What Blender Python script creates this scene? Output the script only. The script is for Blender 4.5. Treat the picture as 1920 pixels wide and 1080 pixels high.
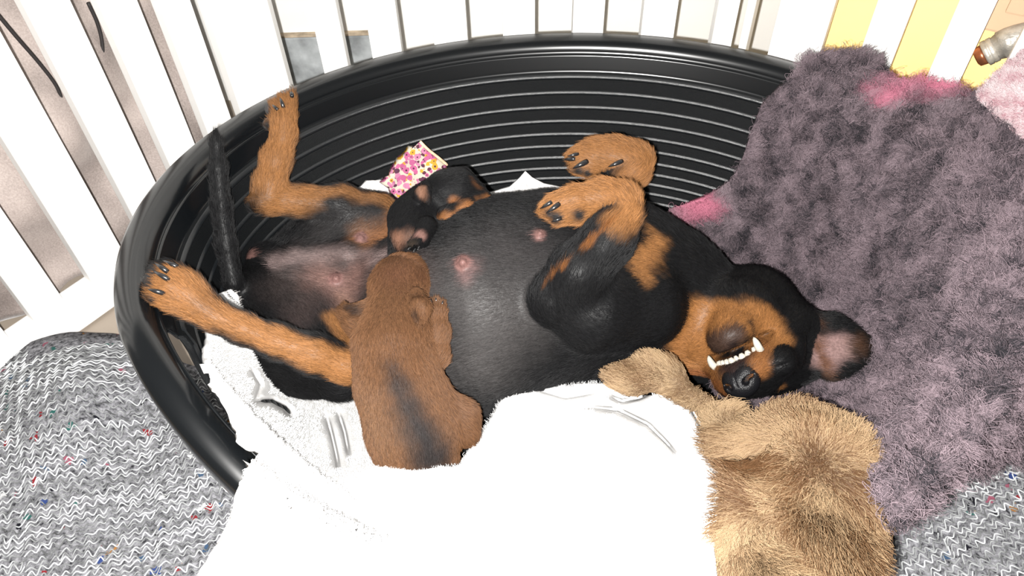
import bpy, bmesh, math, random
import numpy as np
from mathutils import Vector, Matrix
from mathutils.geometry import delaunay_2d_cdt

random.seed(7)
rng = np.random.default_rng(7)
for o in list(bpy.data.objects):
    bpy.data.objects.remove(o)
sc = bpy.context.scene
COL = sc.collection

# ------------------------------------------------------------------ camera
FPX = 1387.0
PITCH = math.radians(46.6)
ROLL = math.radians(1.75)
CAM = np.array([0.0, 0.0, 0.86])
FW = np.array([0, math.cos(PITCH), -math.sin(PITCH)])
_R0 = np.array([1.0, 0, 0])
_U0 = np.array([0, math.sin(PITCH), math.cos(PITCH)])
RT = math.cos(ROLL) * _R0 - math.sin(ROLL) * _U0
UP = math.cos(ROLL) * _U0 + math.sin(ROLL) * _R0
cd = bpy.data.cameras.new('camera')
cd.sensor_width = 36.0
cd.lens = FPX / 1920 * 36.0
cd.clip_start = 0.01
cam = bpy.data.objects.new('camera', cd)
COL.objects.link(cam)
cam.matrix_world = Matrix(((RT[0], UP[0], -FW[0], CAM[0]), (RT[1], UP[1], -FW[1], CAM[1]),
                           (RT[2], UP[2], -FW[2], CAM[2]), (0, 0, 0, 1)))
sc.camera = cam

# ------------------------------------------------------------------ light
world = bpy.data.worlds.new('room_light')
sc.world = world
world.use_nodes = True
bg = world.node_tree.nodes['Background']
bg.inputs[0].default_value = (1.0, 0.97, 0.93, 1)
bg.inputs[1].default_value = 0.24
fl = bpy.data.lights.new('phone_flash', 'POINT')      # the flash beside the lens, left of it and a little lower
fl.energy = 125.0
fl.color = (1.0, 0.98, 0.95)
fl.shadow_soft_size = 0.005
flo = bpy.data.objects.new('phone_flash', fl)
COL.objects.link(flo)
flo.location = CAM - 0.022 * RT - 0.014 * UP
sc.view_settings.view_transform = 'Standard'
sc.view_settings.look = 'None'
sc.view_settings.gamma = 1.0
sc.view_settings.use_curve_mapping = False
sc.view_settings.exposure = 0.0


# ------------------------------------------------------------------ pixels to places
def ray(px, py):
    return FW + (px - 960) / FPX * RT + (540 - py) / FPX * UP


def P(px, py, z):
    """the point at height z that a pixel of the photograph looks at"""
    d = ray(px, py)
    return CAM + d * ((z - CAM[2]) / d[2])


def on_plane(px, py, a, n):
    d = ray(px, py)
    return CAM + d * (np.dot(np.asarray(a) - CAM, n) / np.dot(d, n))


def depth(p):
    return float(np.dot(np.asarray(p) - CAM, FW))


def mpp(p):
    return depth(p) / FPX


def cvec(x, y, w):
    """image right, image up, towards the viewer -> world"""
    return x * RT + y * UP - w * FW


def nrm(v):
    v = np.asarray(v, float)
    return v / np.linalg.norm(v)


def wob(p, f, seed=0):
    """smooth pseudo noise in -1..1 on points (n,3)"""
    r = np.random.default_rng(seed)
    out = 0
    for i in range(5):
        k = r.normal(size=3)
        k = k / np.linalg.norm(k) * f * (0.7 + 0.25 * i)
        out = out + np.sin(p @ k + r.uniform(0, 6.28))
    return out / 3.0


# ------------------------------------------------------------------ objects
def tag(o, label=None, cat=None, group=None, kind=None):
    if label: o['label'] = label
    if cat: o['category'] = cat
    if group: o['group'] = group
    if kind: o['kind'] = kind
    return o


def empty(name, loc=(0, 0, 0)):
    o = bpy.data.objects.new(name, None)
    o.empty_display_size = 0.05
    COL.objects.link(o)
    o.location = Vector([float(c) for c in loc])
    return o


def link(name, me, mat, parent=None, smooth=True):
    o = bpy.data.objects.new(name, me)
    COL.objects.link(o)
    if mat and not me.materials:
        me.materials.append(mat)
    if smooth and len(me.polygons):
        me.polygons.foreach_set('use_smooth', np.ones(len(me.polygons), bool))
    if parent is not None:
        o.parent = parent
        o.matrix_parent_inverse = Matrix.Translation(-parent.location) if parent.type == 'EMPTY' else Matrix.Identity(4)
    return o


def mesh(name, v, f):
    me = bpy.data.meshes.new(name)
    me.from_pydata([tuple(map(float, q)) for q in v], [], [tuple(map(int, q)) for q in f])
    me.update()
    return me


def mesh_np(name, v, f):
    """quads or triangles as arrays"""
    k = f.shape[1]
    me = bpy.data.meshes.new(name)
    me.vertices.add(len(v)); me.vertices.foreach_set('co', np.ascontiguousarray(v, np.float32).ravel())
    me.loops.add(f.size); me.loops.foreach_set('vertex_index', np.ascontiguousarray(f, np.int32).ravel())
    me.polygons.add(len(f)); me.polygons.foreach_set('loop_start', np.arange(0, f.size, k, dtype=np.int32))
    me.polygons.foreach_set('loop_total', np.full(len(f), k, np.int32))
    me.update(calc_edges=True)
    me.validate()
    return me


def box_mesh(name, c, ax, ay, az, bev=0.0):
    """box round c with half axes ax, ay, az (world vectors)"""
    bm = bmesh.new()
    bmesh.ops.create_cube(bm, size=2.0)
    for v in bm.verts:
        v.co = Vector(c) + Vector(ax) * v.co.x + Vector(ay) * v.co.y + Vector(az) * v.co.z
    if bev:
        bmesh.ops.bevel(bm, geom=bm.edges[:], offset=bev, segments=2, profile=0.6, affect='EDGES')
    bmesh.ops.recalc_face_normals(bm, faces=bm.faces[:])
    me = bpy.data.meshes.new(name)
    bm.to_mesh(me); bm.free()
    return me


def tube(pts, rad, n=8, cap=True):
    pts = np.asarray(pts, float)
    m = len(pts)
    rad = np.broadcast_to(np.asarray(rad, float), (m,))
    t = np.gradient(pts, axis=0)
    t /= np.linalg.norm(t, axis=1)[:, None] + 1e-12
    a = np.array([0, 0, 1.0]) if abs(t[0][2]) < .9 else np.array([1.0, 0, 0])
    V = []; Fc = []
    u = nrm(np.cross(t[0], a))
    for i in range(m):
        u = nrm(u - t[i] * np.dot(u, t[i])); w = np.cross(t[i], u)
        for j in range(n):
            an = 2 * math.pi * j / n
            V.append(pts[i] + rad[i] * (math.cos(an) * u + math.sin(an) * w))
    for i in range(m - 1):
        for j in range(n):
            Fc.append((i * n + j, i * n + (j + 1) % n, (i + 1) * n + (j + 1) % n, (i + 1) * n + j))
    if cap:
        Fc.append(tuple(range(n))[::-1]); Fc.append(tuple((m - 1) * n + j for j in range(n)))
    return V, Fc


def spline(pts, n):
    """Catmull-Rom through rows of pts, n samples"""
    p = np.asarray(pts, float)
    q = np.vstack([2 * p[0] - p[1], p, 2 * p[-1] - p[-2]])
    s = np.linspace(0, len(p) - 1 - 1e-6, n)
    i = s.astype(int); t = (s - i)[:, None]
    a, b, c, d = q[i], q[i + 1], q[i + 2], q[i + 3]
    return .5 * (2 * b + (c - a) * t + (2 * a - 5 * b + 4 * c - d) * t ** 2 + (3 * b - a - 3 * c + d) * t ** 3)


# ------------------------------------------------------------------ materials
def mat_new(name):
    m = bpy.data.materials.new(name)
    m.use_nodes = True
    return m, m.node_tree.nodes, m.node_tree.links, m.node_tree.nodes['Principled BSDF']


def mat_plain(name, c, rough=.6, spec=.4, metal=0, bump=0, bscale=200, var=0.0, vscale=20, coat=0):
    m, N, L, b = mat_new(name)
    b.inputs['Base Color'].default_value = (*c, 1)
    b.inputs['Roughness'].default_value = rough
    b.inputs['Specular IOR Level'].default_value = spec
    b.inputs['Metallic'].default_value = metal
    b.inputs['Coat Weight'].default_value = coat
    b.inputs['Coat Roughness'].default_value = .06
    tc = N.new('ShaderNodeTexCoord')
    if var:
        n = N.new('ShaderNodeTexNoise'); n.inputs['Scale'].default_value = vscale; n.inputs['Detail'].default_value = 5
        L.new(tc.outputs['Object'], n.inputs['Vector'])
        r = N.new('ShaderNodeValToRGB')
        r.color_ramp.elements[0].position = .3; r.color_ramp.elements[1].position = .7
        r.color_ramp.elements[0].color = (*[max(0, x * (1 - var)) for x in c], 1)
        r.color_ramp.elements[1].color = (*[min(1, x * (1 + var)) for x in c], 1)
        L.new(n.outputs['Fac'], r.inputs['Fac']); L.new(r.outputs['Color'], b.inputs['Base Color'])
    if bump:
        n2 = N.new('ShaderNodeTexNoise'); n2.inputs['Scale'].default_value = bscale; n2.inputs['Detail'].default_value = 3
        L.new(tc.outputs['Object'], n2.inputs['Vector'])
        bp = N.new('ShaderNodeBump'); bp.inputs['Strength'].default_value = bump; bp.inputs['Distance'].default_value = .002
        L.new(n2.outputs['Fac'], bp.inputs['Height']); L.new(bp.outputs['Normal'], b.inputs['Normal'])
    return m


def mat_attr(name, rough=.6, spec=.3, bump=.3, bscale=300, sheen=0, noise=.25, nscale=400):
    """colour from the mesh attribute 'col', a little grain over it"""
    m, N, L, b = mat_new(name)
    b.inputs['Roughness'].default_value = rough
    b.inputs['Specular IOR Level'].default_value = spec
    b.inputs['Sheen Weight'].default_value = sheen
    a = N.new('ShaderNodeAttribute'); a.attribute_name = 'col'
    tc = N.new('ShaderNodeTexCoord')
    n = N.new('ShaderNodeTexNoise'); n.inputs['Scale'].default_value = nscale; n.inputs['Detail'].default_value = 4
    L.new(tc.outputs['Object'], n.inputs['Vector'])
    mr = N.new('ShaderNodeMapRange')
    mr.inputs['From Min'].default_value = .3; mr.inputs['From Max'].default_value = .7
    mr.inputs['To Min'].default_value = 1 - noise; mr.inputs['To Max'].default_value = 1 + noise
    L.new(n.outputs['Fac'], mr.inputs['Value'])
    mx = N.new('ShaderNodeVectorMath'); mx.operation = 'SCALE'
    L.new(a.outputs['Vector'], mx.inputs[0]); L.new(mr.outputs[0], mx.inputs['Scale'])
    L.new(mx.outputs[0], b.inputs['Base Color'])
    if bump:
        bp = N.new('ShaderNodeBump'); bp.inputs['Strength'].default_value = bump; bp.inputs['Distance'].default_value = .0015
        n2 = N.new('ShaderNodeTexNoise'); n2.inputs['Scale'].default_value = bscale; n2.inputs['Detail'].default_value = 2
        L.new(tc.outputs['Object'], n2.inputs['Vector'])
        L.new(n2.outputs['Fac'], bp.inputs['Height']); L.new(bp.outputs['Normal'], b.inputs['Normal'])
    return m


def mat_hair(name, rough=.5, spec=.3):
    m, N, L, b = mat_new(name)
    b.inputs['Roughness'].default_value = rough
    b.inputs['Specular IOR Level'].default_value = spec
    a = N.new('ShaderNodeAttribute'); a.attribute_name = 'col'
    L.new(a.outputs['Color'], b.inputs['Base Color'])
    return m


M_HAIR = mat_hair('fur_strand', .5, .18)
M_FUZZ = mat_hair('wool_strand', .9, .1)
M_COAT = mat_attr('dog_coat', .5, .16, .35, 260, 0, .25, 350)
M_PUP = mat_attr('puppy_coat', .6, .12, .3, 400, 0, .2, 500)
M_FLEECE = mat_attr('fleece_backing', .95, .05, .4, 150, 0, .3, 200)
M_CLAW = mat_plain('claw_horn', (.012, .012, .013), .28, .6, 0, .1, 300)
M_TOOTH = mat_plain('tooth_enamel', (.34, .315, .27), .25, .5, 0, .05, 300, .08, 200)
M_NOSE = mat_plain('nose_leather', (.005, .005, .006), .30, .35, 0, .45, 900)
M_WHITE = mat_plain('white_paint', (.86, .85, .83), .45, .4, 0, .05, 120, .02, 8)
M_BASKET = mat_plain('black_gloss_plastic', (.003, .0036, .0042), .22, .5, 0, 0, 100)
M_RIB = mat_plain('black_grained_plastic', (.004, .0045, .005), .42, .12, 0, .5, 1400)
M_RIDGE = mat_plain('black_ridge_plastic', (.006, .007, .008), .28, .7, 0, .25, 1400)


# ------------------------------------------------------------------ strands
def strands(name, pts, rad, colr, parent=None, mat=None):
    """pts (n,k,3), rad (k,) metres, colr (n,3) or (n,k,3); one curves object"""
    n, k, _ = pts.shape
    hc = bpy.data.hair_curves.new(name)
    hc.add_curves([k] * n)
    pa = hc.attributes['position'] if 'position' in hc.attributes else hc.attributes.new('position', 'FLOAT_VECTOR', 'POINT')
    pa.data.foreach_set('vector', np.ascontiguousarray(pts, np.float32).ravel())
    ra = hc.attributes['radius'] if 'radius' in hc.attributes else hc.attributes.new('radius', 'FLOAT', 'POINT')
    ra.data.foreach_set('value', np.tile(np.asarray(rad, np.float32), n))
    if colr.ndim == 2:
        colr = np.repeat(colr[:, None, :], k, axis=1)
    c4 = np.ones((n, k, 4), np.float32); c4[..., :3] = colr
    ca = hc.attributes.new('col', 'FLOAT_COLOR', 'POINT')
    ca.data.foreach_set('color', c4.ravel())
    hc.materials.append(mat or M_HAIR)
    o = bpy.data.objects.new(name, hc)
    COL.objects.link(o)
    o['kind'] = 'stuff'
    if parent is not None:
        o.parent = parent
        w = parent.location if parent.type == 'EMPTY' else Vector((0, 0, 0))
        o.matrix_parent_inverse = Matrix.Translation(-w)
    return o


def sample_tris(v, tri, n, weight=None):
    a, b, c = v[tri[:, 0]], v[tri[:, 1]], v[tri[:, 2]]
    ar = np.linalg.norm(np.cross(b - a, c - a), axis=1)
    if weight is not None:
        ar = ar * weight
    cum = np.cumsum(ar); i = np.searchsorted(cum, rng.uniform(0, cum[-1], n))
    i = np.minimum(i, len(tri) - 1)
    r1 = np.sqrt(rng.uniform(0, 1, n)); r2 = rng.uniform(0, 1, n)
    w = np.stack([1 - r1, r1 * (1 - r2), r1 * r2], 1)
    return i, w


def vnormals(v, tri):
    nn = np.cross(v[tri[:, 1]] - v[tri[:, 0]], v[tri[:, 2]] - v[tri[:, 0]])
    out = np.zeros_like(v)
    for j in range(3):
        np.add.at(out, tri[:, j], nn)
    return out / (np.linalg.norm(out, axis=1)[:, None] + 1e-12)


# ------------------------------------------------------------------ implicit bodies
class Body:
    """groups of round cones and ellipsoids blended into one surface on a grid"""

    def __init__(s, lo, hi, h):
        s.lo = np.asarray(lo, float); s.h = h
        s.n = np.ceil((np.asarray(hi) - s.lo) / h).astype(int) + 1
        s.f = np.full(s.n, 1.0, np.float32)
        s.gid = np.full(s.n, -1, np.int8)
        s.prims = []          # (group, a, b, r) for flow
        s.names = []

    def axes(s, i0, i1):
        return np.meshgrid(*[(s.lo[k] + s.h * np.arange(i0[k], i1[k])).astype(np.float32) for k in range(3)], indexing='ij', sparse=True)

    def box(s, lo, hi):
        i0 = np.clip(np.floor((lo - s.lo) / s.h).astype(int), 0, s.n - 1)
        i1 = np.clip(np.ceil((hi - s.lo) / s.h).astype(int) + 1, 1, s.n)
        return i0, i1

    @staticmethod
    def smin(a, b, k):
        hh = np.clip(.5 + .5 * (b - a) / k, 0, 1)
        return b + (a - b) * hh - k * hh * (1 - hh)

    def prim_d(s, p, X, Y, Z):
        if p[0] == 'c':
            _, a, b, ra, rb, fl, sc_ = p
            ab = b - a; l2 = max(float(ab @ ab), 1e-12)
            dx, dy, dz = X - a[0], Y - a[1], Z - a[2]
            t = np.clip((dx * ab[0] + dy * ab[1] + dz * ab[2]) / l2, 0, 1)
            qx, qy, qz = dx - t * ab[0], dy - t * ab[1], dz - t * ab[2]
            d2 = qx * qx + qy * qy + qz * qz
            if fl is not None:
                q = qx * fl[0] + qy * fl[1] + qz * fl[2]
                d2 = d2 + q * q * (1 / sc_ ** 2 - 1)
                return (np.sqrt(d2) - (ra + t * (rb - ra))) * np.float32(min(1, sc_ * 1.6))
            return np.sqrt(d2) - (ra + t * (rb - ra))
        _, c, A, r = p
        dx, dy, dz = X - c[0], Y - c[1], Z - c[2]
        u = [(dx * A[i][0] + dy * A[i][1] + dz * A[i][2]) / r[i] for i in range(3)]
        k0 = np.sqrt(u[0] ** 2 + u[1] ** 2 + u[2] ** 2)
        k1 = np.sqrt((u[0] / r[0]) ** 2 + (u[1] / r[1]) ** 2 + (u[2] / r[2]) ** 2) + 1e-6
        return k0 * (k0 - 1) / k1

    def bounds(s, p, m):
        if p[0] == 'c':
            r = max(p[3], p[4]) + m
            return np.minimum(p[1], p[2]) - r, np.maximum(p[1], p[2]) + r
        r = max(p[3]) + m
        return p[1] - r, p[1] + r

    def group(s, name, prims, k=.02, kg=.008):
        g = len(s.names); s.names.append(name)
        mrg = k + kg + .012
        bl = [s.bounds(p, mrg) for p in prims]
        lo = np.min([b[0] for b in bl], 0); hi = np.max([b[1] for b in bl], 0)
        i0, i1 = s.box(lo, hi)
        loc = np.full(i1 - i0, .2, np.float32)
        for p, b in zip(prims, bl):
            j0, j1 = s.box(*b)
            X, Y, Z = s.axes(j0, j1)
            sl = tuple(slice(j0[q] - i0[q], j1[q] - i0[q]) for q in range(3))
            loc[sl] = s.smin(loc[sl], s.prim_d(p, X, Y, Z).astype(np.float32), k)
            if p[0] == 'c':
                s.prims.append((g, p[1], p[2], .5 * (p[3] + p[4])))
            else:
                s.prims.append((g, p[1] - p[2][0] * p[3][0] * .5, p[1] + p[2][0] * p[3][0] * .5, float(np.mean(p[3]))))
        sl = tuple(slice(i0[q], i1[q]) for q in range(3))
        cur = s.f[sl]
        s.gid[sl] = np.where(loc < cur, g, s.gid[sl])
        s.f[sl] = s.smin(cur, loc, kg)

    def carve(s, p, k=.004):
        b = s.bounds(p, k + .012)
        j0, j1 = s.box(*b)
        X, Y, Z = s.axes(j0, j1)
        sl = tuple(slice(j0[q], j1[q]) for q in range(3))
        s.f[sl] = -s.smin(-s.f[sl], s.prim_d(p, X, Y, Z).astype(np.float32), k)

    def at(s, p):
        i = np.clip(np.round((np.asarray(p) - s.lo) / s.h).astype(int), 0, s.n - 1)
        return s.f[i[..., 0], i[..., 1], i[..., 2]]

    def hit(s, px, py, default_z=.15, back=0.0):
        d = nrm(ray(px, py))
        t = np.arange(.35, 1.5, .0008)
        q = CAM + t[:, None] * d
        ok = np.all((q > s.lo) & (q < s.lo + s.h * (s.n - 1)), axis=1)
        val = np.where(ok, s.at(q), 1)
        w = np.nonzero(val < 0)[0]
        if len(w) == 0:
            return P(px, py, default_z)
        return q[w[0]] - d * back

    def surface(s):
        f = s.f
        ins = f < 0
        cnt = np.zeros(np.array(f.shape) - 1, np.int8)
        nx, ny, nz = cnt.shape
        for a in (0, 1):
            for b in (0, 1):
                for c in (0, 1):
                    cnt += ins[a:a + nx, b:b + ny, c:c + nz]
        ci = np.stack(np.nonzero((cnt > 0) & (cnt < 8)), 1)
        idx = np.full(cnt.shape, -1, np.int32)
        idx[ci[:, 0], ci[:, 1], ci[:, 2]] = np.arange(len(ci))
        corner = np.array([[a, b, c] for a in (0, 1) for b in (0, 1) for c in (0, 1)])
        fv = np.stack([f[ci[:, 0] + c[0], ci[:, 1] + c[1], ci[:, 2] + c[2]] for c in corner], 1)
        acc = np.zeros((len(ci), 3)); num = np.zeros(len(ci))
        for i in range(8):
            for j in range(i + 1, 8):
                if np.abs(corner[i] - corner[j]).sum() == 1:
                    x = (fv[:, i] < 0) != (fv[:, j] < 0)
                    t = fv[:, i] / (fv[:, i] - fv[:, j] + 1e-20)
                    pt = corner[i] + t[:, None] * (corner[j] - corner[i])
                    acc[x] += pt[x]; num[x] += 1
        v = s.lo + s.h * (ci + acc / num[:, None])
        quads = []
        for ax in range(3):
            u, w = [(1, 2), (2, 0), (0, 1)][ax]
            sa = [slice(None)] * 3; sb = [slice(None)] * 3
            sa[ax] = slice(0, -1); sb[ax] = slice(1, None)
            A, B = ins[tuple(sa)], ins[tuple(sb)]
            e = np.stack(np.nonzero(A != B), 1)
            ok = (e[:, u] > 0) & (e[:, w] > 0) & (e[:, u] < cnt.shape[u]) & (e[:, w] < cnt.shape[w])
            e = e[ok]
            du = np.zeros(3, int); du[u] = 1
            dw = np.zeros(3, int); dw[w] = 1
            c0, c1, c2, c3 = e - du - dw, e - dw, e, e - du
            q = np.stack([idx[c[:, 0], c[:, 1], c[:, 2]] for c in (c0, c1, c2, c3)], 1)
            flip = ~A[e[:, 0], e[:, 1], e[:, 2]]
            q[flip] = q[flip][:, ::-1]
            quads.append(q)
        q = np.vstack(quads)
        q = q[(q >= 0).all(1)]
        gi = s.gid[ci[:, 0], ci[:, 1], ci[:, 2]]
        # one light relaxation takes the grid steps off
        for _ in range(2):
            m = np.zeros_like(v); n = np.zeros(len(v))
            for i in range(4):
                np.add.at(m, q[:, i], v[q[:, (i + 1) % 4]] + v[q[:, (i + 3) % 4]]); np.add.at(n, q[:, i], 2)
            v = v * .5 + .5 * m / np.maximum(n, 1)[:, None]
        return v, q, gi

    def flow(s, v, gi, sig=.02):
        out = np.zeros_like(v)
        for g, a, b, r in s.prims:
            ab = b - a; l = np.linalg.norm(ab)
            if l < 1e-5: continue
            t = np.clip(((v - a) @ ab) / (l * l), 0, 1)
            d = np.maximum(np.linalg.norm(v - a - t[:, None] * ab, axis=1) - r, 0)
            w = np.exp(-d / sig) * np.where(gi == g, 1, .12)
            out += w[:, None] * (ab / l)
        return out


def chain(pts, flat=None, fs=1.0):
    """(px,py,z,rpx) rows or (xyz,r) rows -> round cones"""
    q = []
    for p in pts:
        if len(p) == 4:
            c = P(p[0], p[1], p[2]); q.append((c, p[3] * mpp(c)))
        else:
            c = np.asarray(p[0], float); q.append((c, float(p[1])))
    if len(q) == 1:
        q = q * 2
    return [('c', q[i][0], q[i + 1][0] + 1e-6, q[i][1], q[i + 1][1], flat, fs) for i in range(len(q) - 1)]


class Paint:
    def __init__(s, body, v, gi, base):
        s.b, s.v, s.gi = body, v, gi
        s.c = np.tile(np.array(base, float), (len(v), 1))
        s.hair = np.ones(len(v))
        s.n1 = wob(v, 160, 1); s.n2 = wob(v, 420, 2)

    def seg(s, pts, col, soft=.006, amt=1.0, groups=None, hair=None, fuzz=.004):
        """strokes on the skin: rows of (px,py,rpx) or (xyz,r)"""
        w = np.zeros(len(s.v))
        q = []
        for p in pts:
            if len(p) == 3:
                c = s.b.hit(p[0], p[1]); q.append((c, p[2] * mpp(c)))
            else:
                q.append((np.asarray(p[0], float), p[1]))
        if len(q) == 1: q = q * 2
        for (a, ra), (b, rb) in zip(q[:-1], q[1:]):
            ab = b - a; l2 = max(ab @ ab, 1e-12)
            t = np.clip(((s.v - a) @ ab) / l2, 0, 1)
            d = np.linalg.norm(s.v - a - t[:, None] * ab, axis=1) - (ra + t * (rb - ra)) + fuzz * (s.n1 + .6 * s.n2)
            w = np.maximum(w, np.clip(.5 - d / (2 * soft), 0, 1))
        if groups is not None:
            ok = np.isin(s.gi, [s.b.names.index(g) for g in groups]); w = w * ok
        w = w * w * (3 - 2 * w) * amt
        s.c = s.c * (1 - w[:, None]) + np.array(col) * w[:, None]
        if hair is not None:
            s.hair = s.hair * (1 - w) + hair * w
        return w


def animal_mesh(name, body, v, q, paint, mat, parent):
    me = mesh_np(name, v, q)
    ca = me.attributes.new('col', 'FLOAT_COLOR', 'POINT')
    c4 = np.ones((len(v), 4), np.float32); c4[:, :3] = paint.c
    ca.data.foreach_set('color', c4.ravel())
    return link(name, me, mat, parent)


def coat(name, body, v, q, paint, n, length, parent, lift=.22, rad=.00016, var=.35, mat=None, swirl=.25, tipgain=1.4, gain=1.1):
    tri = np.vstack([q[:, [0, 1, 2]], q[:, [0, 2, 3]]])
    nv = vnormals(v, tri)
    fl = body.flow(v, paint.gi)
    fl = fl + swirl * np.stack([wob(v, 55, 11), wob(v, 55, 12), wob(v, 55, 13)], 1)
    view = CAM - v
    vis = (np.einsum('ij,ij->i', nv, view) > -.25 * np.linalg.norm(view, axis=1)).astype(float)
    hw = (paint.hair * vis)[tri].mean(1)
    i, w = sample_tris(v, tri, n, hw)
    ii = tri[i]
    def ip(a): return np.einsum('nk,nk...->n...', w, a[ii]) if a.ndim == 1 else np.einsum('nk,nkc->nc', w, a[ii])
    r0, no, fd, co = ip(v), ip(nv), ip(fl), ip(paint.c)
    no /= np.linalg.norm(no, axis=1)[:, None]
    fd = fd - no * np.einsum('ij,ij->i', fd, no)[:, None]
    fd = fd / (np.linalg.norm(fd, axis=1)[:, None] + 1e-9) + rng.normal(0, .16, fd.shape)
    L = length * rng.uniform(.6, 1.25, n)[:, None]
    k = 4
    pts = np.zeros((n, k, 3))
    for j in range(k):
        t = j / (k - 1)
        pts[:, j] = r0 - no * .0004 + L * (no * (lift * (1.6 * t - .8 * t * t)) + fd * (.25 * t + .75 * t * t * .9 + .0 * t))
    c = co * rng.uniform(1 - var, 1 + var, n)[:, None] * gain
    cc = np.stack([c * (1 + (tipgain - 1) * j / (k - 1)) for j in range(k)], 1)
    return strands(name, pts, np.array([rad, rad * .95, rad * .75, rad * .25]), np.clip(cc, 0, 1), parent, mat)


def claw(root, tip, r, parent, side=None):
    """a curved tapering claw"""
    root, tip = np.asarray(root), np.asarray(tip)
    up = nrm(CAM - root)
    l = np.linalg.norm(tip - root)
    pts = [root + (tip - root) * t + up * l * .28 * math.sin(math.pi * min(t, 1) * .9) for t in np.linspace(-.12, 1, 7)]
    V, Fc = tube(pts, r * np.array([1.0, 1.05, 1, .88, .7, .45, .12]), 8)
    return link('claw', mesh('claw', V, Fc), M_CLAW, parent)


# ================================================================== THE SETTING
M_FLOOR = mat_plain('floor_boards', (.32, .27, .22), .5, .3, 0, .1, 60, .2, 6)
fo = link('floor', mesh('floor', [(-2.2, -1, 0), (2.2, -1, 0), (2.2, 2.0, 0), (-2.2, 2.0, 0)], [(0, 1, 2, 3)]), M_FLOOR)
tag(fo, 'plain floor under the blankets', None, None, 'structure')
M_WALL = mat_plain('white_wall', (.84, .83, .80), .8, .2, 0, .1, 90, .03, 5)
wb = link('wall_back', box_mesh('wall_back', (0, 1.42, .9), (2.2, 0, 0), (0, .03, 0), (0, 0, .9)), M_WALL, smooth=False)
tag(wb, 'white wall behind the slatted pen', None, None, 'structure')

# ------------------------------------------------------------------ slatted pen
SL_T, SL_H = .011, .80            # half thickness, height


def pen_panel(label, a, d, edges, bottom=.062, s0=None, s1=None):
    """a = a point on the front face line, d = unit direction, edges = slat intervals along d"""
    a = np.array([a[0], a[1], 0.0]); d = np.array([d[0], d[1], 0.0]); n = np.array([-d[1], d[0], 0.0])   # n points away from the viewer
    root = empty('pen_panel', a)
    tag(root, label, 'pen panel', 'panels of the white slatted pen')
    zc, hz = (bottom + SL_H) / 2, (SL_H - bottom) / 2 + .012
    cache = {}
    for x0, x1 in edges:
        w = round(x1 - x0, 4)
        if w not in cache:
            cache[w] = box_mesh('slat', (0, 0, 0), d * w / 2, n * SL_T, (0, 0, hz), .0022)
        o = bpy.data.objects.new('slat', cache[w]); COL.objects.link(o)
        if not cache[w].materials: cache[w].materials.append(M_WHITE)
        o.parent = root
        o.location = Vector(d * (x0 + x1) / 2 + n * SL_T + np.array([0, 0, zc]))
    s0 = edges[0][0] if s0 is None else s0
    s1 = edges[-1][1] if s1 is None else s1
    for nm, z0, z1 in (('bottom_rail', .004, bottom), ('top_rail', SL_H, SL_H + .055)):
        c = a + d * (s0 + s1) / 2 + n * SL_T + np.array([0, 0, (z0 + z1) / 2])
        link(nm, box_mesh(nm, c, d * (s1 - s0) / 2, n * (SL_T + .004), (0, 0, (z1 - z0) / 2), .003), M_WHITE, root, False)
    return root


def span(edges):
    return edges

BY = 1.055
pen_panel('white slatted pen panel along the back behind the black basket', (0, BY), (1, 0),
          [(-.414, -.345), (-.286, -.246), (-.206, -.159), (-.108, -.056), (-.002, .047), (.104, .151), (.209, .260), (.320, .352)])
# left wing
LA = np.array([-.72, .674]); LB = np.array([-.437, 1.066]); LD = (LB - LA) / np.linalg.norm(LB - LA); LL = np.linalg.norm(LB - LA)
le = [(-.23, -.175), (-.137, -.08), (-.043, .012), (.050, .098), (.144, .206), (.244, .299), (.331, .383), (.411, .459), (.480, .515)]
pen_panel('white slatted pen wing on the left in front of brown cloth', LA, LD, le)
# right wing
RA = np.array([.362, 1.052]); RDEG = math.radians(-33); RD = np.array([math.cos(RDEG), math.sin(RDEG)])
pen_panel('white slatted pen wing on the right beside the purple fleece', RA, RD,
          [(.0, .012), (.046, .120), (.172, .217), (.266, .307), (.348, .40), (.447, .497)])

# ------------------------------------------------------------------ behind the pen
# brown throw behind the left wing
M_THROW, N_, L_, b_ = mat_new('brown_velour')
b_.inputs['Roughness'].default_value = .75; b_.inputs['Sheen Weight'].default_value = .6; b_.inputs['Sheen Roughness'].default_value = .4
tc_ = N_.new('ShaderNodeTexCoord')
n1 = N_.new('ShaderNodeTexNoise'); n1.inputs['Scale'].default_value = 420; n1.inputs['Detail'].default_value = 3
n2 = N_.new('ShaderNodeTexNoise'); n2.inputs['Scale'].default_value = 9; n2.inputs['Detail'].default_value = 2
L_.new(tc_.outputs['Object'], n1.inputs['Vector']); L_.new(tc_.outputs['Object'], n2.inputs['Vector'])
ad = N_.new('ShaderNodeMath'); ad.operation = 'MULTIPLY_ADD'; ad.inputs[1].default_value = .5
L_.new(n1.outputs['Fac'], ad.inputs[0]); L_.new(n2.outputs['Fac'], ad.inputs[2])
rp = N_.new('ShaderNodeValToRGB')
rp.color_ramp.elements[0].position = .5; rp.color_ramp.elements[0].color = (.17, .14, .128, 1)
rp.color_ramp.elements[1].position = .95; rp.color_ramp.elements[1].color = (.44, .375, .345, 1)
L_.new(ad.outputs[0], rp.inputs['Fac']); L_.new(rp.outputs['Color'], b_.inputs['Base Color'])
ln3 = np.array([-LD[1], LD[0], 0.0])


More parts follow.
